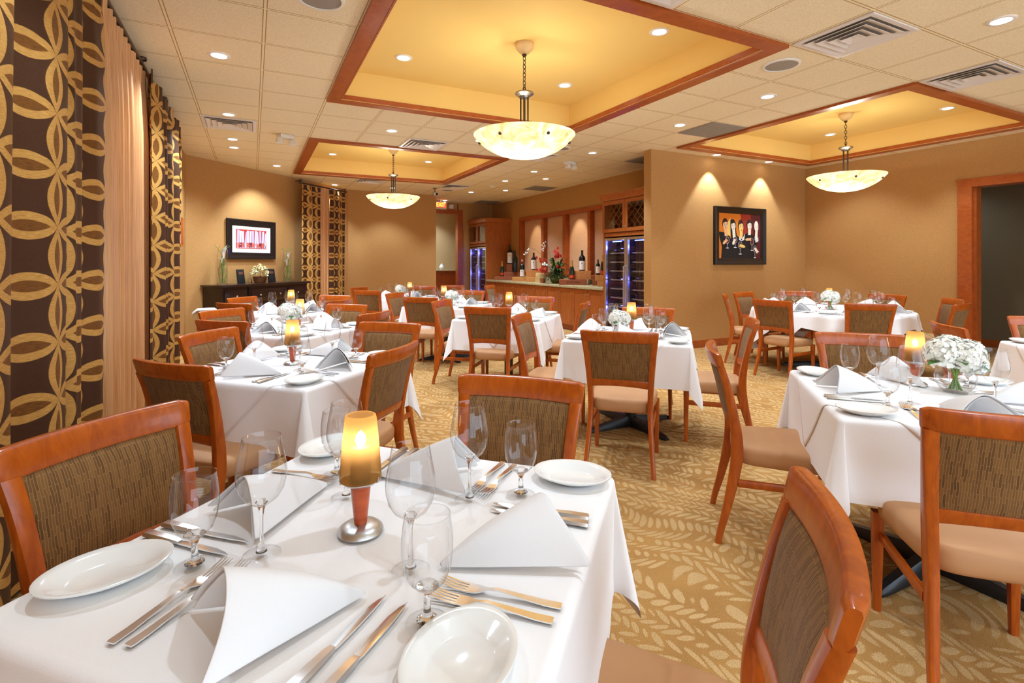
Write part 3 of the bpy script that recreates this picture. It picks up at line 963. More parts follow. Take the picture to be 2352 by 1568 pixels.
# ------------------------------------------------------------------ chairs round the square tables
# (table, side, distance of the back from the table centre, sideways shift, turn)
def chair_at(u, v, du, dv, label, turn=0.0, group='cherry dining chairs'):
    """back-top centre at (u, v), facing (du, dv) in table axes"""
    f = math.atan2(dv, du) + R(turn)
    off = .29
    cu, cv = u+off*math.cos(f), v+off*math.sin(f)
    x, y = W(cu, cv)
    return CHAIR((x, y, 0), f + A45 - PI/2, label, group)
CH = [
 (.985, 1.515, 0, -1, 'cherry chair at the curtain side of the closest table', 0),
 (1.855, .575, -1, 0, 'cherry chair at the far side of the closest table', 0),
 (1.0, -.24, 0, 1, 'big cherry chair cropped by the bottom edge at the closest table', -3),
 (1.66, 2.13, 1, 0, 'cherry chair at the camera side of the second table along the curtains', -4),
 (2.50, 2.86, 0, -1, 'cherry chair at the curtain side of the second table along the curtains', 8),
 (2.34, 1.39, 0, 1, 'cherry chair with its dark back to us at the second table along the curtains', 2),
 (3.27, 2.00, -1, 0, 'cherry chair at the far side of the second table along the curtains', 2),
 (2.97, 3.28, 1, 0, 'cherry chair at the camera side of the third table along the curtains', 2),
 (3.68, 4.05, 0, -1, 'cherry chair at the curtain side of the third table along the curtains', 0),
 (3.90, 2.53, 0, 1, 'cherry chair with its dark back to us at the third table along the curtains', 0),
 (4.57, 3.31, -1, 0, 'cherry chair at the far side of the third table along the curtains', 0),
 (4.28, 4.55, 1, 0, 'cherry chair at the camera side of the table beside the dark sideboard', 0),
 (5.07, 5.25, 0, -1, 'cherry chair against the sideboard at the table beside it', 4),
 (5.05, 3.76, 0, 1, 'cherry chair with its dark back to us at the table beside the sideboard', 0),
 (5.80, 4.39, -1, 0, 'cherry chair at the far side of the table beside the dark sideboard', 0),
 (3.29, .375, 1, 0, 'cherry chair squarely backed to us before the right wine fridge table', 0),
 (4.08, 1.275, 0, -1, 'cherry chair left of the table before the right wine fridge', 0),
 (4.30, -.53, 0, 1, 'cherry chair at the doorway side of the table before the right wine fridge', 0),
 (5.12, .30, -1, 0, 'cherry chair at the far side of the table before the right wine fridge', 0),
 (4.68, 1.80, 1, 0, 'cherry chair with its dark back to us at the table before the bar counter', 2),
 (5.36, 2.63, 0, -1, 'cherry chair at the curtain side of the table before the bar counter', 0),
 (5.62, .99, 0, 1, 'cherry chair by the bar cupboards at the table before the counter', 0),
 (6.36, 1.77, -1, 0, 'cherry chair at the far side of the table before the bar counter', 0),
 (5.76, 3.12, 1, 0, 'cherry chair with its dark back to us at the table before the tall bar cabinet', 0),
 (6.44, 3.90, 0, -1, 'cherry chair at the curtain side of the table before the tall bar cabinet', 2),
 (7.45, 3.13, -1, 0, 'cherry chair at the far side of the table before the tall bar cabinet', 0),
 (6.89, 4.65, 1, 0, 'cherry chair with its dark back to us at the farthest table', 0),
 (7.75, 5.40, 0, -1, 'cherry chair by the partition wall at the farthest table', 0),
 (8.62, 4.55, -1, 0, 'cherry chair at the far side of the farthest table', 0),
 (9.0, 4.15, -1, 0, 'lone cherry chair before the exit doorway wainscot', 0),
 (9.2, 3.50, 0, -1, 'lone cherry chair beside the far wine fridge doors', 0),
 (2.875, -.155, 0, -1, 'cherry chair pulled out at the curtain side of the big hydrangea table', 0),
 (1.845, -.935, 1, 0, 'big cherry chair with its dark back to us at the hydrangea table', 0),
 (3.66, -1.04, -1, 0, 'cherry chair at the far side of the big hydrangea table', 0),
 (4.40, -1.77, 0, -1, 'cherry chair with a low curved back before the dark doorway', 0),
 (5.27, -2.78, -1, 0, 'cherry chair cropped by the right edge', 0),
]
for u, v, du, dv, lab, tn in CH: chair_at(u, v, du, dv, lab, tn)

# ------------------------------------------------------------------ round table
RT = (6.6, 4.05); RR = .88
t = thing('round_table', 'round pedestal table under a white cloth before the painting wall', 'table', (*RT, 0))
b = MB(); b.lathe([(1e-6, .715), (RR-.02, .715), (RR-.01, .728), (RR-.02, .742), (1e-6, .742)], 56); b.build('tabletop', M['espresso'], t)
b = MB(); b.lathe([(.06, .05), (.06, .70), (.2, .715)], 24); b.build('column', M['black'], t)
for k in range(4):
    a = PI/4+k*PI/2; c, s = math.cos(a), math.sin(a); b = MB(); sec = []
    for r, h, w in ((.02, .09, .08), (.3, .07, .07), (.5, .05, .06), (.55, .02, .05)):
        sec.append([(r*c - q*s, r*s + q*c, z) for q, z in ((-w/2, 0.0), (w/2, 0.0), (w/2, h*.6), (w*.3, h), (-w*.3, h), (-w/2, h*.6))])
    b.sweep(sec); b.build('foot', M['black'], t)
def round_cloth(name, half, zt, mat, seed, rot, folds, rmax=None):
    b = MB(); pts = []; na, nr = 180, 34
    for i in range(na):
        a = 2*PI*i/na
        ca, sa = abs(math.cos(a-rot)), abs(math.sin(a-rot))
        ext = half/max(ca, sa); 
        if rmax: ext = min(ext, rmax)
        row = []
        r0 = .02; hb = RR
        for j in range(nr+1):
            s = ext*(j/nr)**.8
            if s <= hb: r, z = s, zt
            else:
                e = s-hb; d = max(0, e-r0*.57)
                aa = min(e/r0, PI/2); r = hb+r0*math.sin(aa); z = zt-(r0*(1-math.cos(aa))+max(0, e-r0*PI/2))
                f = .11*d*(math.sin(folds*a+seed)+.7*math.sin((folds*1.62+.5)*a*1.0+seed*3)) if False else d*(.15*math.sin(folds*a+seed)+.08*math.sin(round(folds*1.6)*a+2*seed))
                r += .10*d+f
            row.append((r*math.cos(a), r*math.sin(a), z))
        pts.append(row)
    b.grid(pts, closed_u=True)
    o = b.build(name, mat, sharp=75); o.location = (*RT, 0); return o
tag(round_cloth('tablecloth', 1.05, ZTAB-.002, M['cloth'], .6, R(10), 17, 1.42), 'white cloth draped in folds over the round table', 'tablecloth')
tag(round_cloth('table_overlay', .80, ZTAB+.002, M['overlay'], .6, R(55), 17), 'white square overlay on the round table', 'tablecloth')
rt_ch = [((5.83, 5.02), 'slim edge-on cherry chair left of the round table'), ((6.46, 5.24), 'cherry chair facing us at the far left of the round table'),
 ((5.37, 3.97), 'cherry chair with its dark back to us at the left of the round table'), ((5.83, 3.13), 'cherry chair squarely backed to us at the round table'),
 ((7.36, 5.02), 'cherry chair behind the candle of the round table'), ((7.75, 3.95), 'cherry chair facing us at the far right of the round table'),
 ((7.55, 3.12), 'bright cherry chair by the doorway at the round table'), ((6.74, 2.70), 'cherry chair showing its striped back right of the round table')]
for (x, y), l in rt_ch:
    f = math.atan2(RT[1]-y, RT[0]-x)
    CHAIR((x+.29*math.cos(f), y+.29*math.sin(f), 0), f-PI/2, l, 'cherry dining chairs')
# ------------------------------------------------------------------ tableware prototypes
def wine_glass_proto(name, cat, prof_bowl, stem_r, zb, foot_r):
    """thin bowl, solid stem, thin foot"""
    t = thing(name, '', cat)
    b = MB(); b.lathe(prof_bowl, 32); b.build('bowl', M['glass'], t, sharp=180)
    b = MB(); n = 8; pr = []
    for i in range(n+1):
        f = i/n; z = lerp(.008, zb, f)
        r = stem_r*(1+1.6*(2*abs(f-.5))**4*(1 if f > .5 else 1.3))
        pr.append((r, z))
    b.lathe([(1e-6, .006)] + pr + [(stem_r*3.4, zb+.0035), (stem_r*2.4, zb+.008), (1e-6, zb+.009)], 16); b.build('stem', M['glass_solid'], t, sharp=180)
    b = MB(); b.lathe([(1e-6, .009), (foot_r*.3, .006), (foot_r*.8, .003), (foot_r, .0018), (foot_r, .0006)], 32); b.build('foot', M['glass_foot'], t, sharp=180)
    return t
WG = Maker(wine_glass_proto('wine_glass', 'wine glass', [(.004, .101), (.018, .106), (.032, .117), (.0425, .134), (.0475, .155), (.0482, .168), (.0455, .190), (.0405, .215), (.0365, .240), (.0368, .2406), (.0357, .2406), (.0358, .239)], .0036, .104, .037))
GB = Maker(wine_glass_proto('water_goblet', 'water goblet', [(.006, .058), (.020, .062), (.032, .075), (.0395, .095), (.0425, .118), (.0425, .140), (.040, .162), (.0375, .180), (.0379, .1807), (.0365, .1807), (.0366, .179)], .0058, .059, .036))
def plate_proto():
    b = MB(); V = b.lathe([(1e-6, .004), (.058, .004), (.064, .006), (.088, .018), (.104, .0235), (.1065, .0225), (.1055, .019), (.090, .012), (.064, .0015), (.06, 0), (.052, .002), (1e-6, .002)], 48)
    for row in V:
        for q in row: q.co.y *= .77
    return tag(b.build('bread_plate', M['china'], sharp=60), '', 'plate')
PL = Maker(plate_proto())
def fork_proto():
    b = MB()
    def strip(keys, th):
        sec = []
        for y, w, z in keys:
            sec.append([(-w, y, z), (-w, y, z+th), (w, y, z+th), (w, y, z)])
        b.sweep(sec)
    strip([(0, .0070, .0008), (.004, .0082, .0008), (.03, .0078, .0010), (.08, .0058, .005), (.115, .0040, .0085), (.135, .0036, .0060), (.145, .008, .0036), (.155, .0122, .0022), (.172, .0128, .0018)], .0022)
    for k in range(4):
        x = -.0106+k*.00707; sec = []
        for y, w, z in ((.171, .0024, .0018), (.195, .0020, .0035), (.214, .0015, .0075), (.225, .0006, .0105)):
            sec.append([(x-w, y, z), (x-w, y, z+.0018), (x+w, y, z+.0018), (x+w, y, z)])
        b.sweep(sec)
    return tag(b.build('dinner_fork', M['steel'], sharp=35), '', 'fork')
FK = Maker(fork_proto())
def knife_proto():
    t = thing('dinner_knife', '', 'knife')
    b = MB(); sec = []
    for y, w, h in ((0, .0095, .0075), (.004, .0115, .0095), (.05, .0105, .0095), (.09, .0085, .008), (.102, .0065, .006)):
        sec.append([(-w, y, h*.3), (-w*.7, y, h), (w*.7, y, h), (w, y, h*.3), (w*.7, y, .0002), (-w*.7, y, .0002)])
    b.sweep(sec); b.build('handle', M['brushed'], t)
    b = MB(); sec = []
    for y, x0, x1 in ((.100, -.006, .006), (.108, -.009, .007), (.15, -.0105, .007), (.195, -.0105, .0055), (.222, -.006, .003), (.236, -.001, .0005)):
        sec.append([(x0, y, .0022), (x0+.002, y, .0030), (x1, y, .0044), (x1, y, .0018)])
    b.sweep(sec); b.build('blade', M['steel'], t, sharp=30)
    return t
KN = Maker(knife_proto())
def napkin_proto(seed, open_w=.112, h=.112):
    """square folded to a triangle and stood up as a tent, ridge falling to the back tip (+y)"""
    b = MB(); rr = random.Random(seed)
    Bk = Vector((0, .155, .004)); n, m = 25, 13
    def front(t, k=1.0):
        x = open_w*k*math.copysign(abs(t)**.92, t)
        z = h*(1.10-math.sqrt(t*t+.0121)*.905-.10*t**4) + .002
        y = -.075 + .035*t*t*(-1) + .012*math.sin(t*2.2+seed)
        return Vector((x, y, max(z-(1-k)*.05, .002)))
    def layer(k, smax, push):
        pts = []
        for i in range(n):
            t = lerp(-1, 1, i/(n-1)); c = front(t, k); row = []
            for j in range(m):
                s = lerp(.02, smax, j/(m-1))
                p = Bk.lerp(c, s)
                bulge = .022*math.sin(PI*s)*(1-abs(t))*(.6+.4*abs(t)) + .010*math.sin(PI*s)*math.sin(PI*abs(t))
                p.z = max(p.z + bulge*push*.8 + .004*math.sin(5*s+3*t+seed)*s*(1-s), .0015)
                row.append(p)
            pts.append(row)
        b.grid(pts)
    layer(1.0, 1.0, 1.0); layer(.86, .985, .75)
    o = b.build('folded_napkin', M['napkin'], sharp=70, fix=False)
    md = o.modifiers.new('thickness', 'SOLIDIFY'); md.thickness = .0032; md.offset = -1
    md2 = o.modifiers.new('soft', 'SUBSURF'); md2.levels = 1; md2.render_levels = 1
    return tag(o, '', 'napkin')
NPS = [Maker(napkin_proto(s, w, h)) for s, w, h in ((.4, .115, .110), (1.7, .105, .118), (3.1, .12, .100))]
def lamp_proto():
    t = thing('candle_lamp', '', 'table lamp')
    b = MB(); b.lathe([(1e-6, 0), (.047, 0), (.0495, .004), (.047, .010), (.038, .0165), (.022, .0205), (1e-6, .0215)], 40); b.build('base', M['silver'], t)
    b = MB(); b.lathe([(.0138, .020), (.0225, .108)], 28); b.build('column', M['lamp_wood'], t)
    b = MB(); b.lathe([(.023, .104), (.027, .106), (.036, .110), (.0405, .114), (.0405, .1165), (.034, .117), (1e-6, .117)], 32)
    for k in range(3):
        a = k*2*PI/3+.6; c, s = math.cos(a), math.sin(a)
        b.tube([(.038*c, .038*s, .114), (.0455*c, .0455*s, .116), (.0472*c, .0472*s, .126)], .0016, 6)
    b.build('collar', M['silver'], t)
    b = MB(); b.lathe([(.0425, .1165), (.0445, .118), (.0450, .122), (.0435, .145), (.0395, .195), (.0352, .240), (.0342, .250), (.0325, .2565), (.0295, .2585), (.0275, .2565)], 40); b.build('lamp_shade', M['shade'], t, sharp=180)
    b = MB(); b.lathe([(.0200, .118), (.0200, .186), (.018, .187), (1e-6, .185)], 20); b.build('candle', M['mat_board'], t)
    b = MB(); b.lathe([(1e-6, .188), (.007, .192), (.0105, .202), (.0085, .214), (1e-6, .224)], 14); b.build('flame', M['flame'], t)
    return t
LAMP = Maker(lamp_proto())
LAMP_W = .042
def lamp(x, y, z, label):
    LAMP((x, y, z), rng.uniform(0, 6), label, 'amber candle lamps')
    L = bpy.data.lights.new('candle_light', 'POINT'); L.energy = LAMP_W; L.shadow_soft_size = .010; L.color = (1, .84, .60)
    o = bpy.data.objects.new('candle_light', L); COL.objects.link(o); o.location = (x, y, z+.204); o['kind'] = 'helper'

# one place setting
TOP = ZTAB + .0026
def jit(s): return rng.uniform(-s, s)
def place(P, rot, where, cutlery=True, ci=0, wine=True, plate_y=.10, nap=None, exact=None):
    E = {'forks': (-.192, -.157), 'fy': .060, 'knives': (.142, .178), 'ky': .030, 'water': (.252, .238), 'wine': (.160, .345), 'plate': (-.362, plate_y), 'nap': (0, .165, 0)}
    if exact: E.update(exact)
    g = 'at the %s' % where
    if cutlery:
        for nme, x in zip(('outer', 'inner'), E['forks']):
            FK((*P(x+jit(.004), E['fy']+jit(.006)), TOP), rot+R(jit(4)), '%s fork %s' % (nme, g), 'dinner forks')
        for nme, x in zip(('inner', 'outer'), E['knives']):
            KN((*P(x+jit(.004), E['ky']+jit(.006)), TOP), rot+R(jit(4)), '%s knife %s' % (nme, g), 'dinner knives')
    WG((*P(E['wine'][0]+jit(.006), E['wine'][1]+jit(.008)), TOP-.0005), rng.uniform(0, 6), 'tall wine glass %s' % g, 'tall wine glasses')
    GB((*P(E['water'][0]+jit(.006), E['water'][1]+jit(.008)), TOP-.0005), rng.uniform(0, 6), 'short goblet %s' % g, 'short water goblets')
    PL((*P(E['plate'][0], E['plate'][1]), TOP), rot+R(E.get('pr', 0)+jit(6)), 'white plate %s' % g, 'white bread plates')
    nx, ny, na = E['nap']
    na = na if nap is None else nap
    NPS[ci % 3]((*P(nx, ny), TOP), rot+R(na), 'white folded napkin %s' % g, 'white folded napkins')
EX = {
 ('a', 'camera-side'): {'forks': (-.186, -.152), 'fy': .062, 'knives': (.145, .190), 'ky': .055, 'water': (.262, .252), 'wine': (.162, .368), 'plate': (-.372, .175), 'pr': 58, 'nap': (.020, .170, -42)},
 ('a', 'curtain-side'): {'knives': (.130, .168), 'ky': .026, 'water': (.222, .238), 'wine': (.148, .333), 'plate': (-.375, .085), 'nap': (-.01, .205, 75), 'fy': .03},
 ('a', 'far-side'): {'plate': (-.372, .078), 'water': (.266, .256), 'wine': (.150, .362), 'nap': (-.012, .20, -78), 'fy': .028, 'ky': .02},
 ('a', 'doorway-side'): {'plate': (-.293, .132), 'wine': (.200, .334), 'water': (.268, .206), 'nap': (.01, .15, 38), 'forks': (-.16, -.122), 'fy': .022, 'knives': (.165, .195), 'ky': .022},
}
ci = 0
for k, (u, v, ph, cut, qt) in TABLES.items():
    for si, side in enumerate(SIDES):
        P, rot = side_frame(u, v, side)
        na = (-40, 40, -70, 62, 15, -20)[(ci*5+si) % 6]
        place(P, rot, '%s place of the %s' % (side, ph), bool(cut), ci, exact=EX.get((k, side)), nap=None if (k, side) in EX else na)
        ci += 1
# round table: eight places, each in front of its chair
names8 = ['left place', 'far left place', 'near left place', 'nearest place', 'candle place', 'far right place', 'doorway place', 'near right place']
for (xy, l), nm in zip(rt_ch, names8):
    f = math.atan2(xy[1]-RT[1], xy[0]-RT[0])
    o = (RT[0]+RR*math.cos(f), RT[1]+RR*math.sin(f)); iw = (-math.cos(f), -math.sin(f)); rw = (iw[1], -iw[0])
    P = (lambda o, iw, rw: lambda x, y: (o[0]+rw[0]*x+iw[0]*y, o[1]+rw[1]*x+iw[1]*y))(o, iw, rw)
    place(P, f+PI/2, nm+' of the round table', nm in ('nearest place', 'near left place', 'near right place'), ci,
          exact={'forks': (-.165, -.13), 'fy': .075, 'knives': (.135, .165), 'ky': .06, 'plate': (-.265, .15), 'water': (.215, .27), 'wine': (.13, .35), 'nap': (0, .19, (25, -35, 60, -15)[ci % 4])})
    ci += 1

LT = {'a': (.972, .671), 'b': (2.45, 2.155), 'c': (3.88, 3.33), 'd': (5.16, 4.56), 'e': (4.43, .396), 'f': (5.55, 1.86), 'g': (6.68, 3.22), 'h': (7.75, 4.38), 'i': (2.98, -1.08)}
for k, (u, v) in LT.items():
    lamp(*W(u, v), TOP-.0005, 'amber candle lamp on the %s' % TABLES[k][2])
lamp(6.72, 4.12, TOP, 'amber candle lamp on the round table')

# hydrangeas in round bowls
def vase_proto():
    t = thing('bubble_vase', '', 'vase')
    b = MB(); b.lathe([(1e-6, .004), (.040, .004), (.058, .018), (.073, .045), (.078, .072), (.072, .098), (.056, .118), (.046, .126), (.049, .133)], 36); b.build('bowl', M['glass'], t, sharp=180)
    b = MB(); b.lathe([(1e-6, .0005), (.044, .0005), (.046, .004), (.040, .008), (1e-6, .007)], 32); b.build('base', M['glass_foot'], t, sharp=180)
    return t
VASE = Maker(vase_proto())
def hydrangea_proto(seed):
    r = random.Random(seed)
    t = thing('hydrangea', '', 'flowers')
    b = MB()
    heads = [((-.045, .01, .175), .072), ((.045, -.005, .165), .075), ((.0, .03, .185), .07), ((.02, -.035, .170), .065), ((.085, .01, .130), .052)]
    for (hc, hr) in heads:
        b.ball(hc, hr*.84, 14, 9)
        for k in range(230):
            z = r.uniform(-.8, 1); a = r.uniform(0, 2*PI); q = math.sqrt(max(0, 1-z*z))
            n = Vector((q*math.cos(a), q*math.sin(a), z)); p = Vector(hc)+n*hr*r.uniform(.9, 1.04)
            n = (n+Vector((r.uniform(-.35, .35), r.uniform(-.35, .35), r.uniform(-.2, .3)))).normalized()
            e1 = n.orthogonal().normalized(); e1.rotate(Matrix.Rotation(r.uniform(0, 6), 3, n)); e2 = n.cross(e1)
            s = r.uniform(.010, .0145)
            for m in range(4):
                c, si = math.cos(m*PI/2), math.sin(m*PI/2)
                d1 = e1*c+e2*si; d2 = n.cross(d1)
                b.poly([p, p+d1*s*.45+d2*s*.55+n*.002, p+d1*s*.95+d2*s*.40+n*.003, p+d1*s*1.05+n*.0025, p+d1*s*.95-d2*s*.40+n*.003, p+d1*s*.45-d2*s*.55+n*.002])
    b.build('blossom', M['petal'], t, sharp=20, fix=False)
    def leaf(base, tip, w, mat=M['leaf']):
        b = MB(); base, tip = Vector(base), Vector(tip); ax = tip-base; side = ax.cross(Vector((0, 0, 1))).normalized(); pts = []
        for i in range(8):
            f = i/7; c = base+ax*f+Vector((0, 0, .018*math.sin(PI*f))); ww = w*math.sin(PI*(f*.92+.04))
            pts.append([c+side*ww+Vector((0, 0, .005)), c, c-side*ww+Vector((0, 0, .005))])
        b.grid(pts); return b.build('leaf', mat, t)
    leaf((-.02, .0, .125), (-.145, -.03, .128), .030)
    leaf((-.01, -.02, .13), (-.03, -.095, .14), .032)
    leaf((.02, -.03, .12), (.07, -.10, .11), .028)
    leaf((.0, .03, .12), (-.05, .10, .15), .030)
    for k in range(6):
        a = k*PI/3+.3; b = MB()
        b.tube([(.022*math.cos(a+2), .022*math.sin(a+2), .012), (.006*math.cos(a), .006*math.sin(a), .08), (.026*math.cos(a), .026*math.sin(a), .155)], .0042, 7); b.build('stem', M['stem'], t)
    b = MB(); b.tube([(.0, .0, .12), (-.02, .02, .21), (-.11, .045, .27)], .0016, 5); b.build('grass_blade', M['stem'], t)
    return t
HY = Maker(hydrangea_proto(3))
def bouquet(x, y, z, rz, where, s=1.0):
    VASE((x, y, z), 0, 'round clear bowl vase on the %s' % where, 'round clear bowl vases', scale=(s, s, s))
    HY((x, y, z+.001), rz, 'white hydrangea bunch on the %s' % where, 'white hydrangea bunches', scale=(s, s, s))
bouquet(*W(2.86, -1.19), TOP, R(-28), TABLES['i'][2])
bouquet(*W(4.21, .47), TOP, R(20), TABLES['e'][2], .82)
bouquet(*W(3.62, 3.21), TOP, R(80), TABLES['c'][2], .95)
bouquet(*W(6.52, 3.02), TOP, R(10), TABLES['g'][2], .82)
bouquet(*W(7.65, 4.50), TOP, R(60), TABLES['h'][2], .85)
bouquet(6.52, 3.98, TOP, R(-10), 'round table', .95)
# ------------------------------------------------------------------ curtains
def curtain_panel(name, p0, p1, nrm, z0, z1, mat, lam, amp, seed, parent, slow=0.0):
    """pleated panel from p0 to p1; folds stand out along nrm; u runs along the cloth"""
    r = random.Random(seed)
    L = math.hypot(p1[0]-p0[0], p1[1]-p0[1]); n = max(24, int(L/lam*18)); m = 26
    ph = [r.uniform(0, 6) for _ in range(4)]
    def off(s, z):
        f = (z-z0)/(z1-z0); top = .55+.45*min(1, (1-f)*5)
        s = max(0, s-slow) + min(s, slow)*.42
        w = 2*PI*s/lam + .9*math.sin(2*PI*s/(lam*3.1)+ph[0]) + .25*math.sin(3*f+ph[1])
        k = .72+.28*math.sin(2*PI*s/(lam*2.3)+ph[2])
        q = math.sin(w); q = math.copysign(abs(q)**.8, q)
        if f > .955: q *= .8; return amp*.75*q + .006*math.sin(2*PI*s/(lam*.25))
        return amp*k*top*q + amp*.22*math.sin(2*w+ph[3]+1.4*f)
    b = MB(); pts, uvs = [], []; us = [0.0]
    zm = (z0+z1)/2; prev = None
    for i in range(n+1):
        s = L*i/n; P = (s, off(s, zm))
        if prev: us.append(us[-1] + math.hypot(P[0]-prev[0], P[1]-prev[1]))
        prev = P
    for i in range(n+1):
        s = L*i/n; row, ur = [], []
        for j in range(m+1):
            z = lerp(z0, z1, j/m); o = off(s, z)
            x = lerp(p0[0], p1[0], i/n)+nrm[0]*o; y = lerp(p0[1], p1[1], i/n)+nrm[1]*o
            row.append((x, y, z)); ur.append((us[i]+seed*.061, z))
        pts.append(row); uvs.append(ur)
    b.grid(pts, uvs=uvs)
    return b.build(name, mat, parent, sharp=180, fix=False)
def rod(name, p0, p1, z, parent, nrm, ends=True, brackets=()):
    b = MB(); b.tube([(*p0, z), (*p1, z)], .016, 14); o = b.build('rod', M['bronze'], parent)
    if ends:
        for p in (p0, p1):
            b = MB(); b.ball((*p, z), .030, 14, 9); b.build('finial', M['bronze'], parent)
    for f in brackets:
        x, y = lerp(p0[0], p1[0], f), lerp(p0[1], p1[1], f); b = MB()
        b.tube([(x, y, z-.02), (x, y, z+.035), (x-nrm[0]*.05, y-nrm[1]*.05, z+.045), (x-nrm[0]*.13, y-nrm[1]*.13, z+.03)], .010, 8)
        b.lathe([(.03, -.012), (.033, 0), (.03, .012)], 14, (x, y, z+.05))
        b.build('bracket', M['bronze'], parent)
XC = -.80
tag_c = lambda n, l: thing(n, l, 'curtain')
t = tag_c('curtain', 'tall dark curtain with golden petals at the left edge, nearest the viewer')
curtain_panel('panel', (XC, 1.35), (XC+.0, 3.84), (1, 0), .02, 2.93, M['curtain'], .30, .050, 4, t, 1.75)
rod('rod', (XC, .9), (XC, 5.0), 2.955, t, (1, 0), False, ())
t = tag_c('curtain', 'plain tan satin curtain between the two petal curtains on the left')
curtain_panel('panel', (XC-.02, 3.80), (XC-.03, 5.20), (1, 0), .02, 2.93, M['satin'], .15, .062, 9, t)
t = tag_c('curtain', 'petal curtain beyond the satin one on the left wall')
curtain_panel('panel', (XC+.035, 5.06), (XC+.035, 7.12), (1, 0), .02, 2.93, M['curtain'], .40, .050, 13, t)
rod('rod', (XC, 5.0), (XC, 7.2), 2.955, t, (1, 0), False, (.04, .55, .99))
# far curtains hang from one rod on the diagonal wall
n45 = (S2, -S2); cu = 10.455-.42*math.sqrt(2)*.5-.115
def DW(u, v=7.12): return W(u, v)
t = tag_c('curtain', 'narrow dark petal curtain left of the satin strip on the far diagonal wall')
curtain_panel('panel', DW(8.34), DW(8.90), n45, .02, 2.90, M['curtain'], .19, .045, 21, t)
rod('rod', DW(8.30), DW(9.74), 2.925, t, n45, True, (.02, .98))
t = tag_c('curtain', 'narrow satin strip in the middle of the far curtains')
curtain_panel('panel', DW(8.88, 7.15), DW(9.22, 7.15), n45, .02, 2.90, M['satin'], .085, .028, 23, t)
t = tag_c('curtain', 'petal curtain at the right end of the far curtains')
curtain_panel('panel', DW(9.20), DW(9.72), n45, .02, 2.90, M['curtain'], .17, .045, 27, t)

# ------------------------------------------------------------------ sideboard on the diagonal wall
def diag(u, v, z=0): x, y = W(u, v); return (x, y, z)
VW = 7.385                    # wall face in table axes
sb = thing('sideboard', 'long espresso sideboard against the diagonal wall under the striped picture', 'sideboard', diag(7.33, VW-.02), A45)
# local x runs along the wall, local -y faces the room
b = MB(); b.box(-.98, .98, -.40, 0, .10, .945, .006); b.build('carcass', M['espresso'], sb, smooth=False)
b = MB(); b.box(-1.03, 1.03, -.455, .005, .945, .985, .010); b.box(-.44, .40, -.475, -.44, .945, .985, .008); b.build('top', M['espresso'], sb)
b = MB(); b.box(-.46, .42, -.43, -.39, .10, .945, .005); b.build('breakfront', M['espresso'], sb, smooth=False)
for x in (-.95, -.47, .43, .95):
    b = MB(); b.sweep([[(x+px, -.36+py, z) for px, py in rrect(0, 0, w, w, .008)] for z, w in ((0, .045), (.10, .06))]); b.build('leg', M['espresso'], sb)
    b = MB(); b.sweep([[(x+px, -.05+py, z) for px, py in rrect(0, 0, w, w, .008)] for z, w in ((0, .045), (.10, .06))]); b.build('leg', M['espresso'], sb)
for x0, x1, y, kn in ((-.94, -.50, -.40, 1), (-.43, .39, -.43, 2), (.46, .94, -.40, 1)):
    for z0, z1 in ((.68, .90), (.42, .65), (.15, .39)):
        b = MB(); b.box(x0, x1, y-.018, y, z0, z1, .006); d = b.build('drawer', M['espresso'], sb)
        for q in range(kn):
            xk = (x0+x1)/2 if kn == 1 else lerp(x0, x1, .22+.56*q)
            b = MB(); prof = [(.004, 0), (.005, .012), (.015, .018), (.016, .026), (.010, .032), (1e-6, .033)]
            b.lathe(prof, 14); k = b.build('knob', M['silver'], d); k.location = (xk, y-.018, (z0+z1)/2); k.rotation_euler = (R(90), 0, 0)
ZS = .986
def lily_vase(u, seed, where, lilies):
    t = thing('cylinder_vase', 'tall clear cylinder vase '+where, 'vase', diag(u, 7.22, ZS))
    b = MB(); b.lathe([(1e-6, .006), (.072, .006), (.075, .012), (.076, .56)], 36); b.build('glass_wall', M['glass'], t, sharp=60)
    b = MB(); b.lathe([(1e-6, 0), (.076, 0), (.077, .005), (.074, .02), (1e-6, .018)], 30); b.build('base', M['glass'], t)
    r = random.Random(seed)
    f = thing('calla_lilies', 'white calla lilies with curly twigs in the vase '+where, 'flowers', diag(u, 7.22, ZS+.012))
    for k in range(5):
        a0 = r.uniform(0, 6); pts = []
        for i in range(22):
            q = i/21; a = a0+q*r.choice((5.5, 6.5)); rad = .052*math.sin(PI*min(q*1.25+.12, 1))+.01
            if q > .82: rad = .03+(q-.82)*.55
            pts.append((rad*math.cos(a), rad*math.sin(a), .01+q*r.uniform(.60, .66)))
        b = MB(); b.tube(pts, [lerp(.0055, .002, i/21) for i in range(22)], 6); b.build('twig', M['stem'], f)
    for (x, y, z, s) in lilies:
        b = MB(); rows = []
        for i in range(9):
            q = i/8; row = []
            for j in range(16):
                a = 2*PI*j/16; rad = (.010+.055*q**2.2)*s; zz = .13*q*s + .05*s*q*q*math.cos(a)
                row.append((x+rad*math.cos(a)*.8, y+rad*math.sin(a), z+zz))
            rows.append(row)
        b.grid(rows, closed_v=True); b.build('blossom', M['petal'], f)
        b = MB(); b.tube([(0, 0, .01), (x*.4, y*.4, z*.5), (x, y, z)], .005, 7); b.build('stem', M['leaf'], f)
lily_vase(6.59, 2, 'at the left end of the sideboard', ((.02, -.01, .42, 1.0), (.03, .01, .50, .8), (-.01, .02, .34, .7)))
lily_vase(8.06, 5, 'at the right end of the sideboard', ((-.005, -.01, .30, 1.0), (.03, .01, .42, .8)))
bk = thing('flower_basket', 'wicker basket of cream flowers in the middle of the sideboard', 'flowers', diag(7.33, 7.16, ZS), A45)
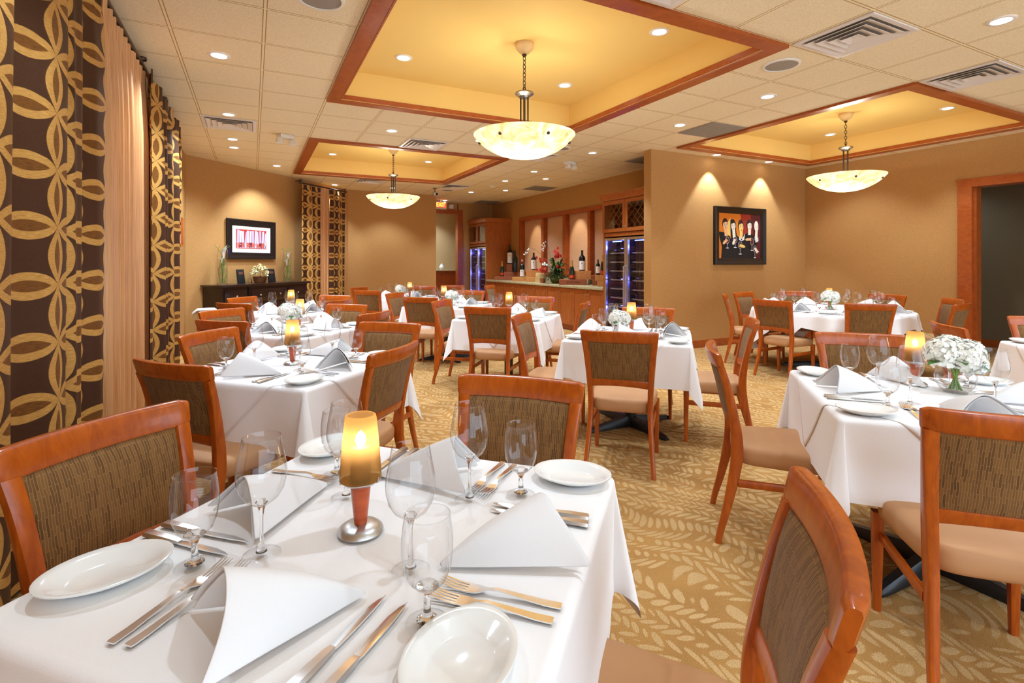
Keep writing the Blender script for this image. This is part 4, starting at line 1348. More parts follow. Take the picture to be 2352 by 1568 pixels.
b = MB(); b.lathe([(1e-6, 0), (.085, 0), (.105, .05), (.112, .10), (.118, .112), (.106, .112), (.095, .06), (1e-6, .055)], 26); b.build('basket', M['basket'], bk)
r = random.Random(11); b = MB(); bl = MB()
for k in range(54):
    a = r.uniform(0, 2*PI); q = math.sqrt(r.uniform(0, 1)); rad = .155*q; z = .15+.17*(1-q*q)*r.uniform(.8, 1.05)
    c = Vector((rad*math.cos(a), rad*math.sin(a), z))
    for m in range(9):
        d = Vector((r.gauss(0, 1), r.gauss(0, 1), r.gauss(.6, 1))).normalized(); e1 = d.orthogonal().normalized(); e2 = d.cross(e1); s = .022
        b.poly([c+d*.012, c+d*.02+e1*s+e2*.006, c+d*.024+e1*s*.7+e2*s*.9, c+d*.02+e2*s])
b.build('blossom', M['petal_cream'], bk, fix=False)
for k in range(120):
    a = r.uniform(0, 2*PI); rad = r.uniform(.06, .19); z = .10+.16*max(0, 1-(rad/.19)**2)+r.uniform(-.02, .05)
    c = Vector((rad*math.cos(a), rad*math.sin(a), z)); d = Vector((math.cos(a+r.uniform(-.6, .6)), math.sin(a+r.uniform(-.6, .6)), r.uniform(-.3, .8))).normalized(); e = d.cross(Vector((0, 0, 1))).normalized()
    L = r.uniform(.03, .055); bl.poly([c, c+d*L*.5+e*.010, c+d*L, c+d*L*.5-e*.010])
bl.build('foliage', M['leaf_dark'], bk, fix=False)
for u, w, side in ((7.0, .15, 'left'), (7.70, .17, 'right')):
    t = thing('menu_folder', 'black menu folder standing %s of the flower basket' % side, 'menu', diag(u, 7.24, ZS), A45)
    b = MB(); b.box(-w/2, w/2, -.012, .012, 0, .245, .003)
    b.build('cover', M['menu'], t).rotation_euler = (R(-9), 0, 0)
    b = MB(); b.box(-w*.30, w*.26, -.0145, -.0118, .16, .20)
    b.build('cover_label', M['menu_tag'], t).rotation_euler = (R(-9), 0, 0)

# ------------------------------------------------------------------ pictures
def picture_frame(t, w, h, fw, d, mat):
    b = MB(); rings = []
    for o, y in ((0, 0), (0, -d), (.012, -d-.004), (fw*.55, -d*.75), (fw-.012, -d*.62), (fw, -d*.55), (fw, 0)):
        rings.append([(-w/2+o, y, o), (w/2-o, y, o), (w/2-o, y, h-o), (-w/2+o, y, h-o)])
    b.grid(rings, closed_v=True); return b.build('frame', mat, t, smooth=False)
PW_, PH_ = 1.10, .70
t = thing('framed_print', 'black-framed print of pale leaning strips on red above the sideboard', 'picture', diag(7.36, VW, 1.412), A45)
picture_frame(t, PW_, PH_, .115, .035, M['frame_black'])
b = MB(); b.box(-PW_/2+.11, PW_/2-.11, -.014, -.004, .11, PH_-.11); b.build('mat_board', M['mat_board'], t, smooth=False)
pm = [flat('print_red', srgb(186, 52, 36), .7), flat('print_lilac', srgb(214, 204, 226), .7), flat('print_violet', srgb(190, 176, 208), .7), flat('print_orange', srgb(226, 104, 74), .7), flat('print_plum', srgb(104, 44, 64), .7)]
b = MB(); x0, x1, z0, z1 = -.355, .335, .185, PH_-.175
def rect(b, pts, y, mi): b.mi = mi; b.poly([(x, y, z) for x, z in pts])
rect(b, [(x0, z0), (x1, z0), (x1, z1), (x0, z1)], -.0152, 0)
r = random.Random(3)
for k in range(12):
    xa = x0+.015+k*.0565; w = .048; lean = (-.012, -.006, .002, -.03, .006, .0, .004, -.01, .02, .004, -.014, -.022)[k]; top = z1-.012-abs(r.gauss(0, .012))-(.03 if k in (3, 11) else 0)
    zb = z0+.10+r.uniform(-.012, .012)
    rect(b, [(xa, zb), (xa+w, zb), (xa+w+lean*-1, top), (xa-lean, top)], -.0156, 1 if k % 3 else 2)
    rect(b, [(xa+w*.82, zb), (xa+w, zb), (xa+w-lean, top), (xa+w*.82-lean, top)], -.0159, 2)
    rect(b, [(xa+.002, z0+.01), (xa+w-.002, z0+.01), (xa+w-.002, zb), (xa+.002, zb)], -.0156, (3, 4, 3, 1)[k % 4])
    for q in range(4):
        xx, zz = xa+r.uniform(.004, .03), z0+r.uniform(.02, .08)
        rect(b, [(xx, zz), (xx+.014, zz+.004), (xx+.010, zz+.016), (xx-.002, zz+.012)], -.0159, r.choice((1, 4, 0, 2)))
    rect(b, [(xa+.004, z0+.012), (xa+w-.006, z0+.012), (xa+w-.006, z0+.022), (xa+.004, z0+.022)], -.0161, 1)
b.build('print', pm, t, smooth=False, fix=False)

QW, QH = 1.215, .945
t = thing('framed_painting', 'dark-framed painting of five long-necked drinkers on the orange and red ground', 'picture', (7.235, YA, 1.315), 0)
picture_frame(t, QW, QH, .105, .05, M['frame_black'])
pm = [flat('paint_orange', srgb(214, 120, 30), .6), flat('paint_red', srgb(150, 42, 22), .6), flat('paint_maroon', srgb(84, 24, 22), .6), flat('paint_black', srgb(20, 16, 16), .6),
      flat('paint_skin', srgb(232, 178, 128), .6), flat('paint_pale', srgb(236, 222, 200), .6), flat('paint_yellow', srgb(236, 196, 104), .6), flat('paint_hair', srgb(48, 26, 18), .6), flat('paint_white', srgb(220, 220, 222), .6), flat('paint_wine', srgb(96, 30, 26), .6)]
b = MB(); x0, x1, z0, z1 = -QW/2+.10, QW/2-.10, .10, QH-.10; cw, chh = x1-x0, z1-z0
lay = [0]
def pp(pts, mi):
    lay[0] += 1
    b.mi = mi; b.poly([(x0+cw*a, -.020-.00012*lay[0], z0+chh*c) for a, c in pts])
def ell(cx, cz, rx, rz, mi, tilt=0.0, n=18, a0=0, a1=360):
    pts = []
    for k in range(n):
        a = R(lerp(a0, a1, k/n if a1-a0 == 360 else k/(n-1))); x, z = rx*math.cos(a), rz*math.sin(a); c, s = math.cos(tilt), math.sin(tilt)
        pts.append((cx+x*c-z*s, cz+x*s+z*c))
    pp(pts, mi)
pp([(0, 0), (1, 0), (1, 1), (0, 1)], 0)
pp([(.52, 0), (1, 0), (1, 1), (.50, 1), (.56, .55)], 1); pp([(.72, 0), (1, 0), (1, 1), (.74, 1), (.80, .5)], 2)
pp([(.18, .5), (.27, .5), (.27, .9), (.21, .8)], 6)
# black clothes: one mass of overlapping shoulders
pp([(.055, 0), (.075, .26), (.03, .42), (.0, .585), (.12, .575), (.25, .49), (.28, .44), (.40, .53), (.47, .47), (.60, .54), (.66, .58), (.80, .55), (.84, .47), (.93, .42), (.88, .30), (.87, 0)], 3)
figs = [  # neck bottom, head centre, rx, rz, skin, hair
 ((.175, .49), (.155, .73), .062, .125, 4, 7), ((.36, .46), (.335, .72), .055, .115, 5, 3), ((.52, .44), (.515, .70), .060, .14, 6, 7), ((.715, .53), (.715, .735), .055, .12, 5, 7), ((.875, .42), (.885, .70), .046, .125, 5, 5)]
for i, (nb, hc, rx, rz, sk, hr) in enumerate(figs):
    if i == 1:
        pp([(.265, .84), (.30, .87), (.35, .86), (.395, .78), (.40, .62), (.42, .50), (.36, .42), (.285, .46), (.27, .62)], 3)
    ell(hc[0]-.008, hc[1]+.035, rx*1.08, rz*.95, hr)
    pp([(nb[0]-.038, nb[1]), (nb[0]+.03, nb[1]), (hc[0]+rx*.62, hc[1]-.02), (hc[0]-rx*.55, hc[1]-.02)], sk)
    ell(hc[0], hc[1], rx*.9, rz*.86, sk)
    pp([(hc[0]-rx*.95, hc[1]+rz*.35), (hc[0]+rx*.2, hc[1]+rz*.62), (hc[0]+rx*.9, hc[1]+rz*.45), (hc[0]+rx*.5, hc[1]+rz*1.02), (hc[0]-rx*.5, hc[1]+rz*1.05)], hr)
    for s in (-.35, .4):
        ell(hc[0]+s*rx, hc[1]+rz*.12, rx*.26, rz*.10, 8); ell(hc[0]+s*rx+.004, hc[1]+rz*.12, rx*.12, rz*.085, 3)
        pp([(hc[0]+s*rx-rx*.3, hc[1]+rz*.30), (hc[0]+s*rx+rx*.3, hc[1]+rz*.34), (hc[0]+s*rx, hc[1]+rz*.40)], 7)
    pp([(hc[0]+rx*.02, hc[1]+rz*.1), (hc[0]+rx*.22, hc[1]-rz*.25), (hc[0]-rx*.02, hc[1]-rz*.22)], 7 if sk == 4 else 4)
    ell(hc[0]+rx*.15, hc[1]-rz*.48, rx*.2, rz*.06, 9)
pp([(.47, .50), (.52, .40), (.57, .50), (.60, .56), (.585, .42), (.52, .385), (.46, .42)], 8); pp([(.83, .50), (.86, .36), (.93, .40), (.92, .50), (.89, .43), (.86, .48)], 8)
glasses = [(.19, .40, .045, .075, .23), (.37, .41, .045, .07, .245), (.485, .30, .05, .075, .10), (.765, .38, .045, .08, .185), (.835, .22, .042, .075, .02)]
hands = [(.13, .36, .85, 4), (.335, .36, 1.25, 5), (.545, .275, 2.9, 6), (.665, .43, .15, 4), (.86, .20, -.9, 5)]
for (gx_, gz, rx, rz, zb), (hx, hz_, ti, sk) in zip(glasses, hands):
    ell(gx_, gz, rx, rz, 8); ell(gx_, gz, rx*.9, rz*.92, 3); ell(gx_, gz-.01, rx*.85, rz*.7, 9)
    pp([(gx_-.003, zb), (gx_+.003, zb), (gx_+.003, gz-rz), (gx_-.003, gz-rz)], 8); ell(gx_, zb, rx*.8, .010, 8)
    ell(hx, hz_, .062, .030, sk, ti)
    for f in range(4):
        q = -.030+.018*f; ell(hx+.055*math.cos(ti)-q*math.sin(ti)*.9, hz_+.055*math.sin(ti)+q*math.cos(ti)*.9, .030, .0075, sk, ti+.1*(f-1.5))
b.build('canvas', pm, t, smooth=False, fix=False)

# small steel wine bucket with a folded white towel by the curtain
t = thing('wine_bucket', 'steel wine bucket under a white towel on a stand by the left wall', 'wine bucket', (-.56, 8.0, 0))
b = MB(); b.lathe([(1e-6, .50), (.085, .50), (.098, .60), (.112, .69), (.116, .70), (.108, .70), (.09, .55), (1e-6, .52)], 26); b.build('bucket', M['brushed'], t)
b = MB(); b.lathe([(1e-6, 0), (.13, 0), (.13, .012), (.02, .03), (.016, .46), (.085, .50), (1e-6, .50)], 24); b.build('stand', M['brushed'], t)
for s in (-1, 1):
    b = MB(); b.tube([(s*.105, 0, .60), (s*.135, 0, .62), (s*.135, 0, .66), (s*.108, 0, .67)], .006, 7); b.build('handle', M['brushed'], t)
o = MB(); pts = []
for i in range(17):
    row = []
    for j in range(9):
        x = lerp(-.155, .155, i/16); y = lerp(-.075, .075, j/8)
        z = .728-.10*max(0, abs(x)-.10)/.055*.5 + .006*math.sin(9*x+20*y)
        row.append((x, y, z))
    pts.append(row)
o.grid(pts); tw = o.build('folded_towel', M['napkin'], fix=False); md = tw.modifiers.new('t', 'SOLIDIFY'); md.thickness = .02; md.offset = 0
tw.location = (-.56, 8.0, -.008); tag(tw, 'white towel folded over the steel wine bucket', 'towel')

t = thing('framed_print', 'thin cherry picture frame seen edge-on beyond the left curtains', 'picture', (XL, 8.55, 1.58), R(90))
picture_frame(t, .62, .42, .05, .035, M['cherry_trim'])
b = MB(); b.box(-.27, .27, -.012, -.003, .04, .38); b.build('print', M['mat_board'], t, smooth=False)
# ------------------------------------------------------------------ bar wall
XF = 5.60
def wine_unit(y0, y1, where, ztop=2.55):
    """tall cherry unit: glazed cabinet over a two-door wine fridge, front faces -x"""
    t = thing('bar_cabinet', 'tall cherry cabinet with glazed top doors over the %s wine fridge' % where, 'cabinet', (0, 0, 0))
    ym = (y0+y1)/2; f = .03
    b = MB(); b.box(XF, XBAR-.005, y0, y0+f, 0, ztop-.11); b.build('side_panel', M['cherry_dark'], t, smooth=False)
    b = MB(); b.box(XF, XBAR-.005, y1-f, y1, 0, ztop-.11); b.build('side_panel', M['cherry_dark'], t, smooth=False)
    b = MB(); b.box(XF+.01, XBAR-.005, y0+f, y1-f, 1.80, 1.865, .003); b.build('shelf', M['cherry_dark'], t, smooth=False)
    b = MB(); b.box(XF, XBAR-.005, y0+f, y1-f, 2.40, ztop-.11); b.build('top_panel', M['cherry_dark'], t, smooth=False)
    b = MB(); b.box(XBAR-.03, XBAR-.008, y0+f, y1-f, 1.865, 2.40); b.build('back_panel', M['espresso'], t, smooth=False)
    b = MB()
    sec = []
    for o, z in ((0, ztop-.13), (.03, ztop-.10), (.045, ztop-.03), (.06, ztop-.02), (.06, ztop), (0, ztop)):
        sec.append([(XF-o, y0-min(o, .05), z), (XBAR-.006, y0-min(o, .05), z), (XBAR-.006, y1+min(o, .05), z), (XF-o, y1+min(o, .05), z)])
    b.sweep(sec); b.build('cornice', M['cherry_dark'], t, smooth=False)
    for ya, yb, s in ((y0+.004, ym-.003, 1), (ym+.003, y1-.004, -1)):
        b = MB(); z0, z1, w = 1.875, 2.415, .06
        for (a, c, d, e) in ((ya, ya+w, z0, z1), (yb-w, yb, z0, z1), (ya+w, yb-w, z0, z0+w), (ya+w, yb-w, z1-w, z1)):
            b.box(XF-.022, XF-.001, a, c, d, e, .003)
        dr = b.build('door', M['cherry_dark'], t, smooth=False)
        b = MB(); b.box(XF-.014, XF-.010, ya+w-.004, yb-w+.004, z0+w-.004, z1-w+.004); b.build('pane', M['pane'], dr, smooth=False)
        b = MB(); b.lathe([(.004, 0), (.005, .012), (.012, .018), (1e-6, .024)], 12); k = b.build('knob', M['silver'], dr)
        k.location = (XF-.022, (yb-.03) if s > 0 else (ya+.03), z0+.09); k.rotation_euler = (0, R(-90), 0)
    # bottle lattice behind the glass
    b = MB()
    for k in range(-4, 9):
        for d in (-1, 1):
            ya, za = y0+k*.14, 1.87; L = .52
            yb = ya+L; p, q = (ya, yb) if d > 0 else (yb, ya)
            p2, q2 = min(max(p, y0+f), y1-f), min(max(q, y0+f), y1-f)
            if abs(q-p) < 1e-6 or abs(q2-p2) < .05: continue
            z_a = za+L*(p2-p)/(q-p); z_b = za+L*(q2-p)/(q-p)
            b.tube([(XF+.12, p2, z_a), (XF+.12, q2, z_b)], .007, 5)
    b.build('bottle_lattice', M['cherry_dark'], t, smooth=False)
    # wine fridge
    fr = thing('wine_fridge', 'steel-framed %s wine fridge with blue light inside' % where, 'wine fridge', (0, 0, 0))
    ya, yb = y0+f+.004, y1-f-.004; zf0, zf1 = .08, 1.775
    b = MB()
    b.box(XBAR-.06, XBAR-.03, ya, yb, zf0, zf1); b.box(XF+.05, XBAR-.06, ya, ya+.03, zf0, zf1); b.box(XF+.05, XBAR-.06, yb-.03, yb, zf0, zf1)
    b.box(XF+.05, XBAR-.06, ya+.03, yb-.03, zf0, zf0+.05); b.box(XF+.05, XBAR-.06, ya+.03, yb-.03, zf1-.05, zf1)
    b.box(XF+.05, XBAR-.06, ym-.012, ym+.012, zf0+.05, zf1-.05)
    b.build('fridge_cavity', M['frame_black'], fr, smooth=False)
    b = MB(); b.box(XF+.03, XBAR-.05, ya, yb, 0, .075, .004); b.build('plinth', M['black'], fr, smooth=False)
    for da, db in ((ya, ym-.004), (ym+.004, yb)):
        b = MB(); w = .042; x0, x1 = XF+.002, XF+.045
        for q in ((da, da+w, zf0, zf1), (db-w, db, zf0, zf1), (da+w, db-w, zf0, zf0+w*1.3), (da+w, db-w, zf1-w, zf1)): b.box(x0, x1, *q, .004)
        dr = b.build('door', M['brushed'], fr, smooth=False)
        b = MB(); b.box(x0+.018, x0+.024, da+w-.003, db-w+.003, zf0+w*1.3-.003, zf1-w+.003); b.build('pane', M['pane'], dr, smooth=False)
        hy = db-w/2 if da == ya else da+w/2
        b = MB(); b.tube([(x0, hy, .45), (x0-.035, hy, .47), (x0-.035, hy, 1.28), (x0, hy, 1.30)], .009, 8); b.build('handle', M['brushed'], dr)
        ia, ib = da+.05, db-.05
        for k in range(9):
            z = .26+k*.155
            b = MB(); b.box(XF+.075, XF+.095, ia, ib, z, z+.022, .003)
            b.tube([(XF+.085, ia, z+.008), (XBAR-.09, ia, z+.008)], .004, 5); b.tube([(XF+.085, ib, z+.008), (XBAR-.09, ib, z+.008)], .004, 5); b.tube([(XF+.085, (ia+ib)/2, z+.008), (XBAR-.09, (ia+ib)/2, z+.008)], .004, 5)
            b.build('rack', M['brushed'], fr)
        b = MB(); b.box(XF+.12, XF+.135, (ia+ib)/2-.02, ib-.03, zf1-.062, zf1-.052); b.build('led_strip', M['led'], fr, smooth=False)
        b = MB(); b.box(XF+.12, XF+.128, da+.033, da+.040, .3, 1.6); b.build('led_strip', M['led'], fr, smooth=False)
        for z in (.55, 1.05, 1.62):
            L = bpy.data.lights.new('fridge_led', 'POINT'); L.energy = 3.2; L.color = (.10, .11, 1); L.shadow_soft_size = .03
            o = bpy.data.objects.new('fridge_led', L); COL.objects.link(o); o.location = (XF+.17, (ia+ib)/2, z); o['kind'] = 'helper'
    return ya, yb, ym
def lying_bottle_proto():
    b = MB(); b.lathe([(1e-6, 0), (.034, .002), (.037, .01), (.037, .19), (.030, .215), (.015, .235), (.0135, .29), (.0155, .295), (1e-6, .298)], 16)
    return tag(b.build('wine_bottle', M['bottle']), '', 'wine bottle')
LB = Maker(lying_bottle_proto())
U1 = wine_unit(6.22, 7.47, 'right'); U2 = wine_unit(12.62, 13.82, 'far')
def lay(x, y, z, label, g):
    o = LB((x, y, z), 0, label, g); o.rotation_euler = (0, R(90), 0); return o
r = random.Random(5)
for (ya, yb, ym), where, rows in ((U1, 'right', (1, 2, 3, 5, 6, 8)), (U2, 'far', (2, 5, 8))):
    for k in rows:
        z = .26+k*.155+.022+.038
        for c0, c1, half in ((ya, ym, 'near'), (ym, yb, 'far')):
            for q in range(3):
                if r.random() < .35: continue
                y = lerp(c0+.13, c1-.13, q/2)
                lay(XF+.10, y, z, 'dark wine bottle lying on a rack of the %s wine fridge' % where, 'bottles lying in the %s wine fridge' % where)

# counter
Y0, Y1, ZT_ = 7.472, 12.618, .895
t = thing('bar_counter_base', 'cherry base cupboards of the bar counter between the wine cabinets', 'cabinet')
b = MB(); b.box(XF+.04, XBAR-.005, Y0, Y1, .10, ZT_-.05); b.build('carcass', M['cherry_dark'], t, smooth=False)
b = MB(); b.box(XF+.09, XBAR-.01, Y0, Y1, 0, .10); b.build('toe_kick', M['cherry_dark'], t, smooth=False)
nd = 10; wdt = (Y1-Y0)/nd
for k in range(nd):
    a, c = Y0+k*wdt+.004, Y0+(k+1)*wdt-.004; b = MB(); z0, z1, w = .115, ZT_-.06, .07; x0, x1 = XF+.018, XF+.039
    for q in ((a, a+w, z0, z1), (c-w, c, z0, z1), (a+w, c-w, z0, z0+w), (a+w, c-w, z1-w, z1)): b.box(x0, x1, *q, .003)
    b.box(x0+.010, x1, a+w-.002, c-w+.002, z0+w-.002, z1-w+.002)
    d = b.build('door', M['cherry_dark'], t, smooth=False)
    b = MB(); b.lathe([(.004, 0), (.005, .012), (.012, .018), (1e-6, .024)], 12); o = b.build('knob', M['silver'], d)
    o.location = (x0, (c-.035) if k % 2 == 0 else (a+.035), z1-.09); o.rotation_euler = (0, R(-90), 0)
b = MB(); b.box(XF-.015, XBAR-.005, Y0+.002, Y1-.002, ZT_-.05, ZT_, .010); b.box(XBAR-.03, XBAR-.006, Y0+.002, Y1-.002, ZT_, ZT_+.10, .006)
tag(b.build('worktop', M['granite']), 'beige granite worktop along the bar counter', 'worktop')

# niche with fabric panels between deep cherry mullions
t = thing('wall_niche', 'cherry-framed wall niche with fabric panels above the bar counter', 'wall panel')
b = MB(); fw = .085
for q in ((NY0-.06, NY1+fw, NZ1, NZ1+fw), (NY0-.06, NY1+fw, NZ0-fw*.5, NZ0), (NY1, NY1+fw, NZ0, NZ1), (NY0-.06, NY0, NZ0, NZ1)):
    b.box(XBAR-.028, XBAR-.001, *q, .004)
b.build('frame', M['cherry_trim'], t, smooth=False)
b = MB()
for q in ((NY0, NY1, NZ1-.004, NZ1), (NY0, NY1, NZ0, NZ0+.004), (NY1-.004, NY1, NZ0, NZ1), (NY0, NY0+.004, NZ0, NZ1)): b.box(XBAR-.01, XBAR+.115, *q)
b.build('reveal', M['cherry_trim'], t, smooth=False)
for y0, y1 in ((10.78, 11.02), (9.80, 10.04), (8.84, 9.06)):
    b = MB(); b.box(XBAR-.015, XBAR+.118, y0+.06, y1-.06, NZ0+.004, NZ1-.004, .004); b.build('mullion', M['cherry_trim'], t, smooth=False)
for y0, y1 in ((NY0+.01, 8.93), (8.97, 9.90), (9.94, 10.88), (10.92, NY1-.01)):
    b = MB(); b.box(XBAR+.10, XBAR+.118, y0, y1, NZ0+.002, NZ1-.002); b.build('fabric_panel', M['panel'], t, smooth=False)
# two accent beams on the niche
spot(5.75, 11.3, H-.02, 60, 40, .6, .03, (6.45, 11.35, 1.55), (1, .9, .66))
spot(5.75, 9.4, H-.02, 70, 40, .6, .03, (6.45, 9.45, 1.6), (1, .95, .76))

# wooden wine crates on the counter
CB = R(-52)            # crates are turned to face the room
def crate(x, y, z, w, h, d, rz, mat, label, text=None):
    t = thing('wine_crate', label, 'crate', (x, y, z), rz, 'wooden wine crates on the bar counter')
    b = MB(); b.box(-w/2, w/2, 0, d, .0005, h, .003)
    b.build('crate_box', M[mat], t, smooth=False)
    b = MB()
    for s in (-1, 1): b.box(s*(w/2)-.004, s*(w/2)+.004, -.003, d+.002, h-.022, h-.003)
    b.build('lid_strip', M[mat], t, smooth=False)
    if text:
        lettering(t, text, h*.50, .0006, (0, -.0012, h*.5), 1.0, 0.0, M['ink'])
    return t
ZK = ZT_ + .001
crate(5.83, 12.02, ZK, .50, .092, .30, R(-35), 'crate_red', 'dark red crate at the far end of the counter')
b = MB(); b.lathe([(.004, 0), (.02, 0), (.02, .001), (.004, .001)], 12)
crate(6.10, 12.08, ZK+.094, .42, .115, .20, R(-35), 'crate_red', 'dark red crate stacked over the far crate')
crate(6.16, 12.36, ZK+.211, .15, .20, .13, R(-35), 'crate_red', 'small upright red crate under the largest bottle')
crate(5.80, 11.05, ZK, .38, .100, .28, R(-35), 'crate', 'light pine crate under the pale-capped bottle')
crate(5.80, 10.52, ZK, .22, .100, .30, R(-35), 'crate', 'short light pine crate left of the pale stone')
crate(5.97, 10.70, ZK+.102, .33, .172, .20, R(-35), 'crate', 'pine crate stacked under the white-label bottle left of the orchids')
crate(5.80, 8.74, ZK, .56, .105, .30, R(-35), 'crate_red', 'crate lettered in dark capitals at the front of the counter', 'QUINTESSA')
crate(6.06, 8.80, ZK+.107, .37, .175, .22, R(-35), 'crate', 'pine crate behind the lettered crate, under a white-label bottle')
crate(6.12, 8.30, ZK+.107, .30, .09, .16, R(-35), 'crate_red', 'flat red crate between the white-label bottle and the right cabinet')
crate(6.12, 8.30, ZK, .26, .105, .16, R(-35), 'crate_red', 'dark crate in the shade beside the right cabinet')
crate(5.88, 7.93, ZK+.107, .19, .105, .16, R(-35), 'crate', 'small pine crate next to the right cabinet, upper of two')
crate(5.88, 7.93, ZK, .11, .105, .15, R(-35), 'crate', 'narrow pine crate next to the right cabinet, lower of two')

def bottle(x, y, z, r, h, label, kind='red', lab=(.12, .5), lm='label', rz=-35):
    t = thing('standing_bottle', label, 'wine bottle', (x, y, z), R(rz), 'bottles standing on the bar counter')
    if kind == 'champ':
        prof = [(1e-6, .004), (r*.8, 0), (r, .006*h/.4), (r, h*.42), (r*.92, h*.52), (r*.62, h*.66), (r*.38, h*.76), (r*.33, h*.93)]; fz = .64
    else:
        prof = [(1e-6, .004), (r*.85, 0), (r, .012), (r, h*.60), (r*.92, h*.66), (r*.62, h*.725), (r*.36, h*.765), (r*.32, h*.95)]; fz = .80
    b = MB(); b.lathe(prof + [(1e-6, prof[-1][1])], 26); b.build('bottle_body', M['bottle_green' if kind == 'champ' else 'bottle'], t)
    rr = prof[-1][0]
    b = MB()
    if kind == 'champ': b.lathe([(r*.66, h*.64), (r*.40, h*.765), (r*.355, h*.93), (r*.42, h*.945), (r*.40, h*.995), (1e-6, h)], 20)
    else: b.lathe([(rr*1.06, h*fz), (rr*1.05, h*.95), (rr*1.25, h*.96), (rr*1.22, h*.992), (1e-6, h)], 20)
    b.build('capsule', M['foil' if kind == 'champ' else ('cap_pink' if kind == 'pale' else 'bottle')], t)
    if lab:
        b = MB(); pts = []; ns = 15
        for i in range(ns):
            a = R(lerp(-150, -30, i/(ns-1))); pts.append([((r+.0012)*math.cos(a), (r+.0012)*math.sin(a), h*q) for q in lab])
        b.grid(pts); b.build('paper_label', M[lm], t, fix=False)
        if lm == 'label':
            b = MB(); b.lathe([(1e-6, 0), (r*.16, 0), (r*.16, .0006), (1e-6, .0006)], 12); o = b.build('label_emblem', M['ink'], t)
            a = R(-95); o.location = ((r+.0014)*math.cos(a), (r+.0014)*math.sin(a), h*lerp(lab[0], lab[1], .72)); o.rotation_euler = (R(90), 0, R(-5))
        else:
            b = MB(); b.box(-r*.22, r*.22, -r-.003, -r-.0008, h*lerp(lab[0], lab[1], .4), h*lerp(lab[0], lab[1], .7)); b.build('label_emblem', M['foil'], t, smooth=False)
    return t
bottle(5.90, 12.26, ZK+.094, .052, .395, 'champagne bottle with a red label at the far end of the counter', 'champ', (.06, .23), 'label_red')
bottle(6.21, 12.41, ZK+.413, .078, .51, 'largest white-label bottle in the far corner of the counter', 'red', (.06, .60))
bottle(6.16, 12.02, ZK+.211, .074, .55, 'big unlabelled black bottle beside the largest one', 'red', None)
bottle(5.90, 11.12, ZK+.102, .060, .425, 'dark bottle with an arched label and pale capsule', 'pale', (.03, .42))
bottle(6.04, 10.80, ZK+.276, .065, .415, 'white-label bottle on the pine crates left of the orchids', 'red', (.05, .58))
bottle(5.88, 8.90, ZK+.107, .054, .395, 'champagne bottle on the lettered crate', 'champ', (.05, .23), 'label_red')
bottle(6.12, 8.88, ZK+.284, .067, .425, 'white-label bottle high on the pine crate right of the orchids', 'red', (.05, .48))
bottle(6.16, 8.22, ZK+.200, .050, .41, 'champagne bottle half hidden by the right cabinet', 'champ', (.05, .23), 'label_red')
bottle(5.90, 8.03, ZK+.214, .040, .30, 'slim bottle with a white label touching the right cabinet', 'red', (.12, .55))

# stone, terracotta pot and orchids
b = MB(); rows = []
for i in range(11):
    q = i/10; row = []
    for j in range(22):
        a = 2*PI*j/22; c, s = math.cos(a), math.sin(a); e = .5
        k = 1-.25*max(0, q-.55)**2*4
        row.append((.115*k*abs(c)**e*math.copysign(1, c)+.006*math.sin(7*q+3*a), .10*k*abs(s)**e*math.copysign(1, s), .215*q+.008*math.sin(2*a)*q))
    rows.append(row)
V = b.grid(rows, closed_v=True); b.cap(V[0], True); b.cap(V[-1])
o = b.build('stone_block', M['stone']); o.location = (5.86, 10.16, ZK); o.rotation_euler = (0, 0, R(-35)); tag(o, 'pale rough stone block left of the orchids', 'stone')
b = MB(); b.lathe([(1e-6, 0), (.048, 0), (.062, .09), (.066, .10), (.056, .10), (.045, .03), (1e-6, .02)], 24)
o = b.build('clay_pot', M['crate_red']); o.location = (5.74, 9.86, ZK); tag(o, 'small brown clay pot in front of the mossy orchid pot', 'pot')
op = thing('orchid_arrangement', 'red and white orchids spilling from a mossy round pot on the counter', 'flowers', (5.92, 9.56, ZK))
b = MB(); b.lathe([(1e-6, 0), (.09, 0), (.13, .04), (.15, .10), (.145, .16), (.12, .20), (.10, .20), (.1, .15), (1e-6, .14)], 28); b.build('pot', M['moss'], op)
r = random.Random(9)
for k in range(52):
    a = r.uniform(0, 2*PI); L = r.uniform(.26, .55); out = r.uniform(.12, .34); up = r.uniform(.18, .48)
    b = MB(); base = Vector((.06*math.cos(a), .06*math.sin(a), .17)); pts = []
    for i in range(8):
        f = i/7; p = base+Vector((out*f**1.3*math.cos(a), out*f**1.3*math.sin(a), up*math.sin(f*PI*.55)-.12*f*f)); sd = Vector((-math.sin(a), math.cos(a), 0))*(.024*math.sin(PI*(f*.93+.04))); pts.append([p+sd, p, p-sd])
    b.grid(pts); b.build('leaf', M['leaf_dark'] if k % 3 else M['leaf'], op)
fol = MB()
for k in range(300):
    a = r.uniform(0, 2*PI); rad = r.uniform(.08, .27); z = .22-.18*max(0, rad-.13)/.14*r.uniform(.2, 1)+r.uniform(-.03, .06)
    c = Vector((rad*math.cos(a), rad*math.sin(a), max(z, .02))); d = Vector((math.cos(a), math.sin(a), r.uniform(-.8, .4))).normalized(); e = d.cross(Vector((0, 0, 1))).normalized()
    L = r.uniform(.05, .09); fol.poly([c, c+d*L*.5+e*.024, c+d*L, c+d*L*.5-e*.024])
fol.build('ivy', M['leaf_dark'], op, fix=False)
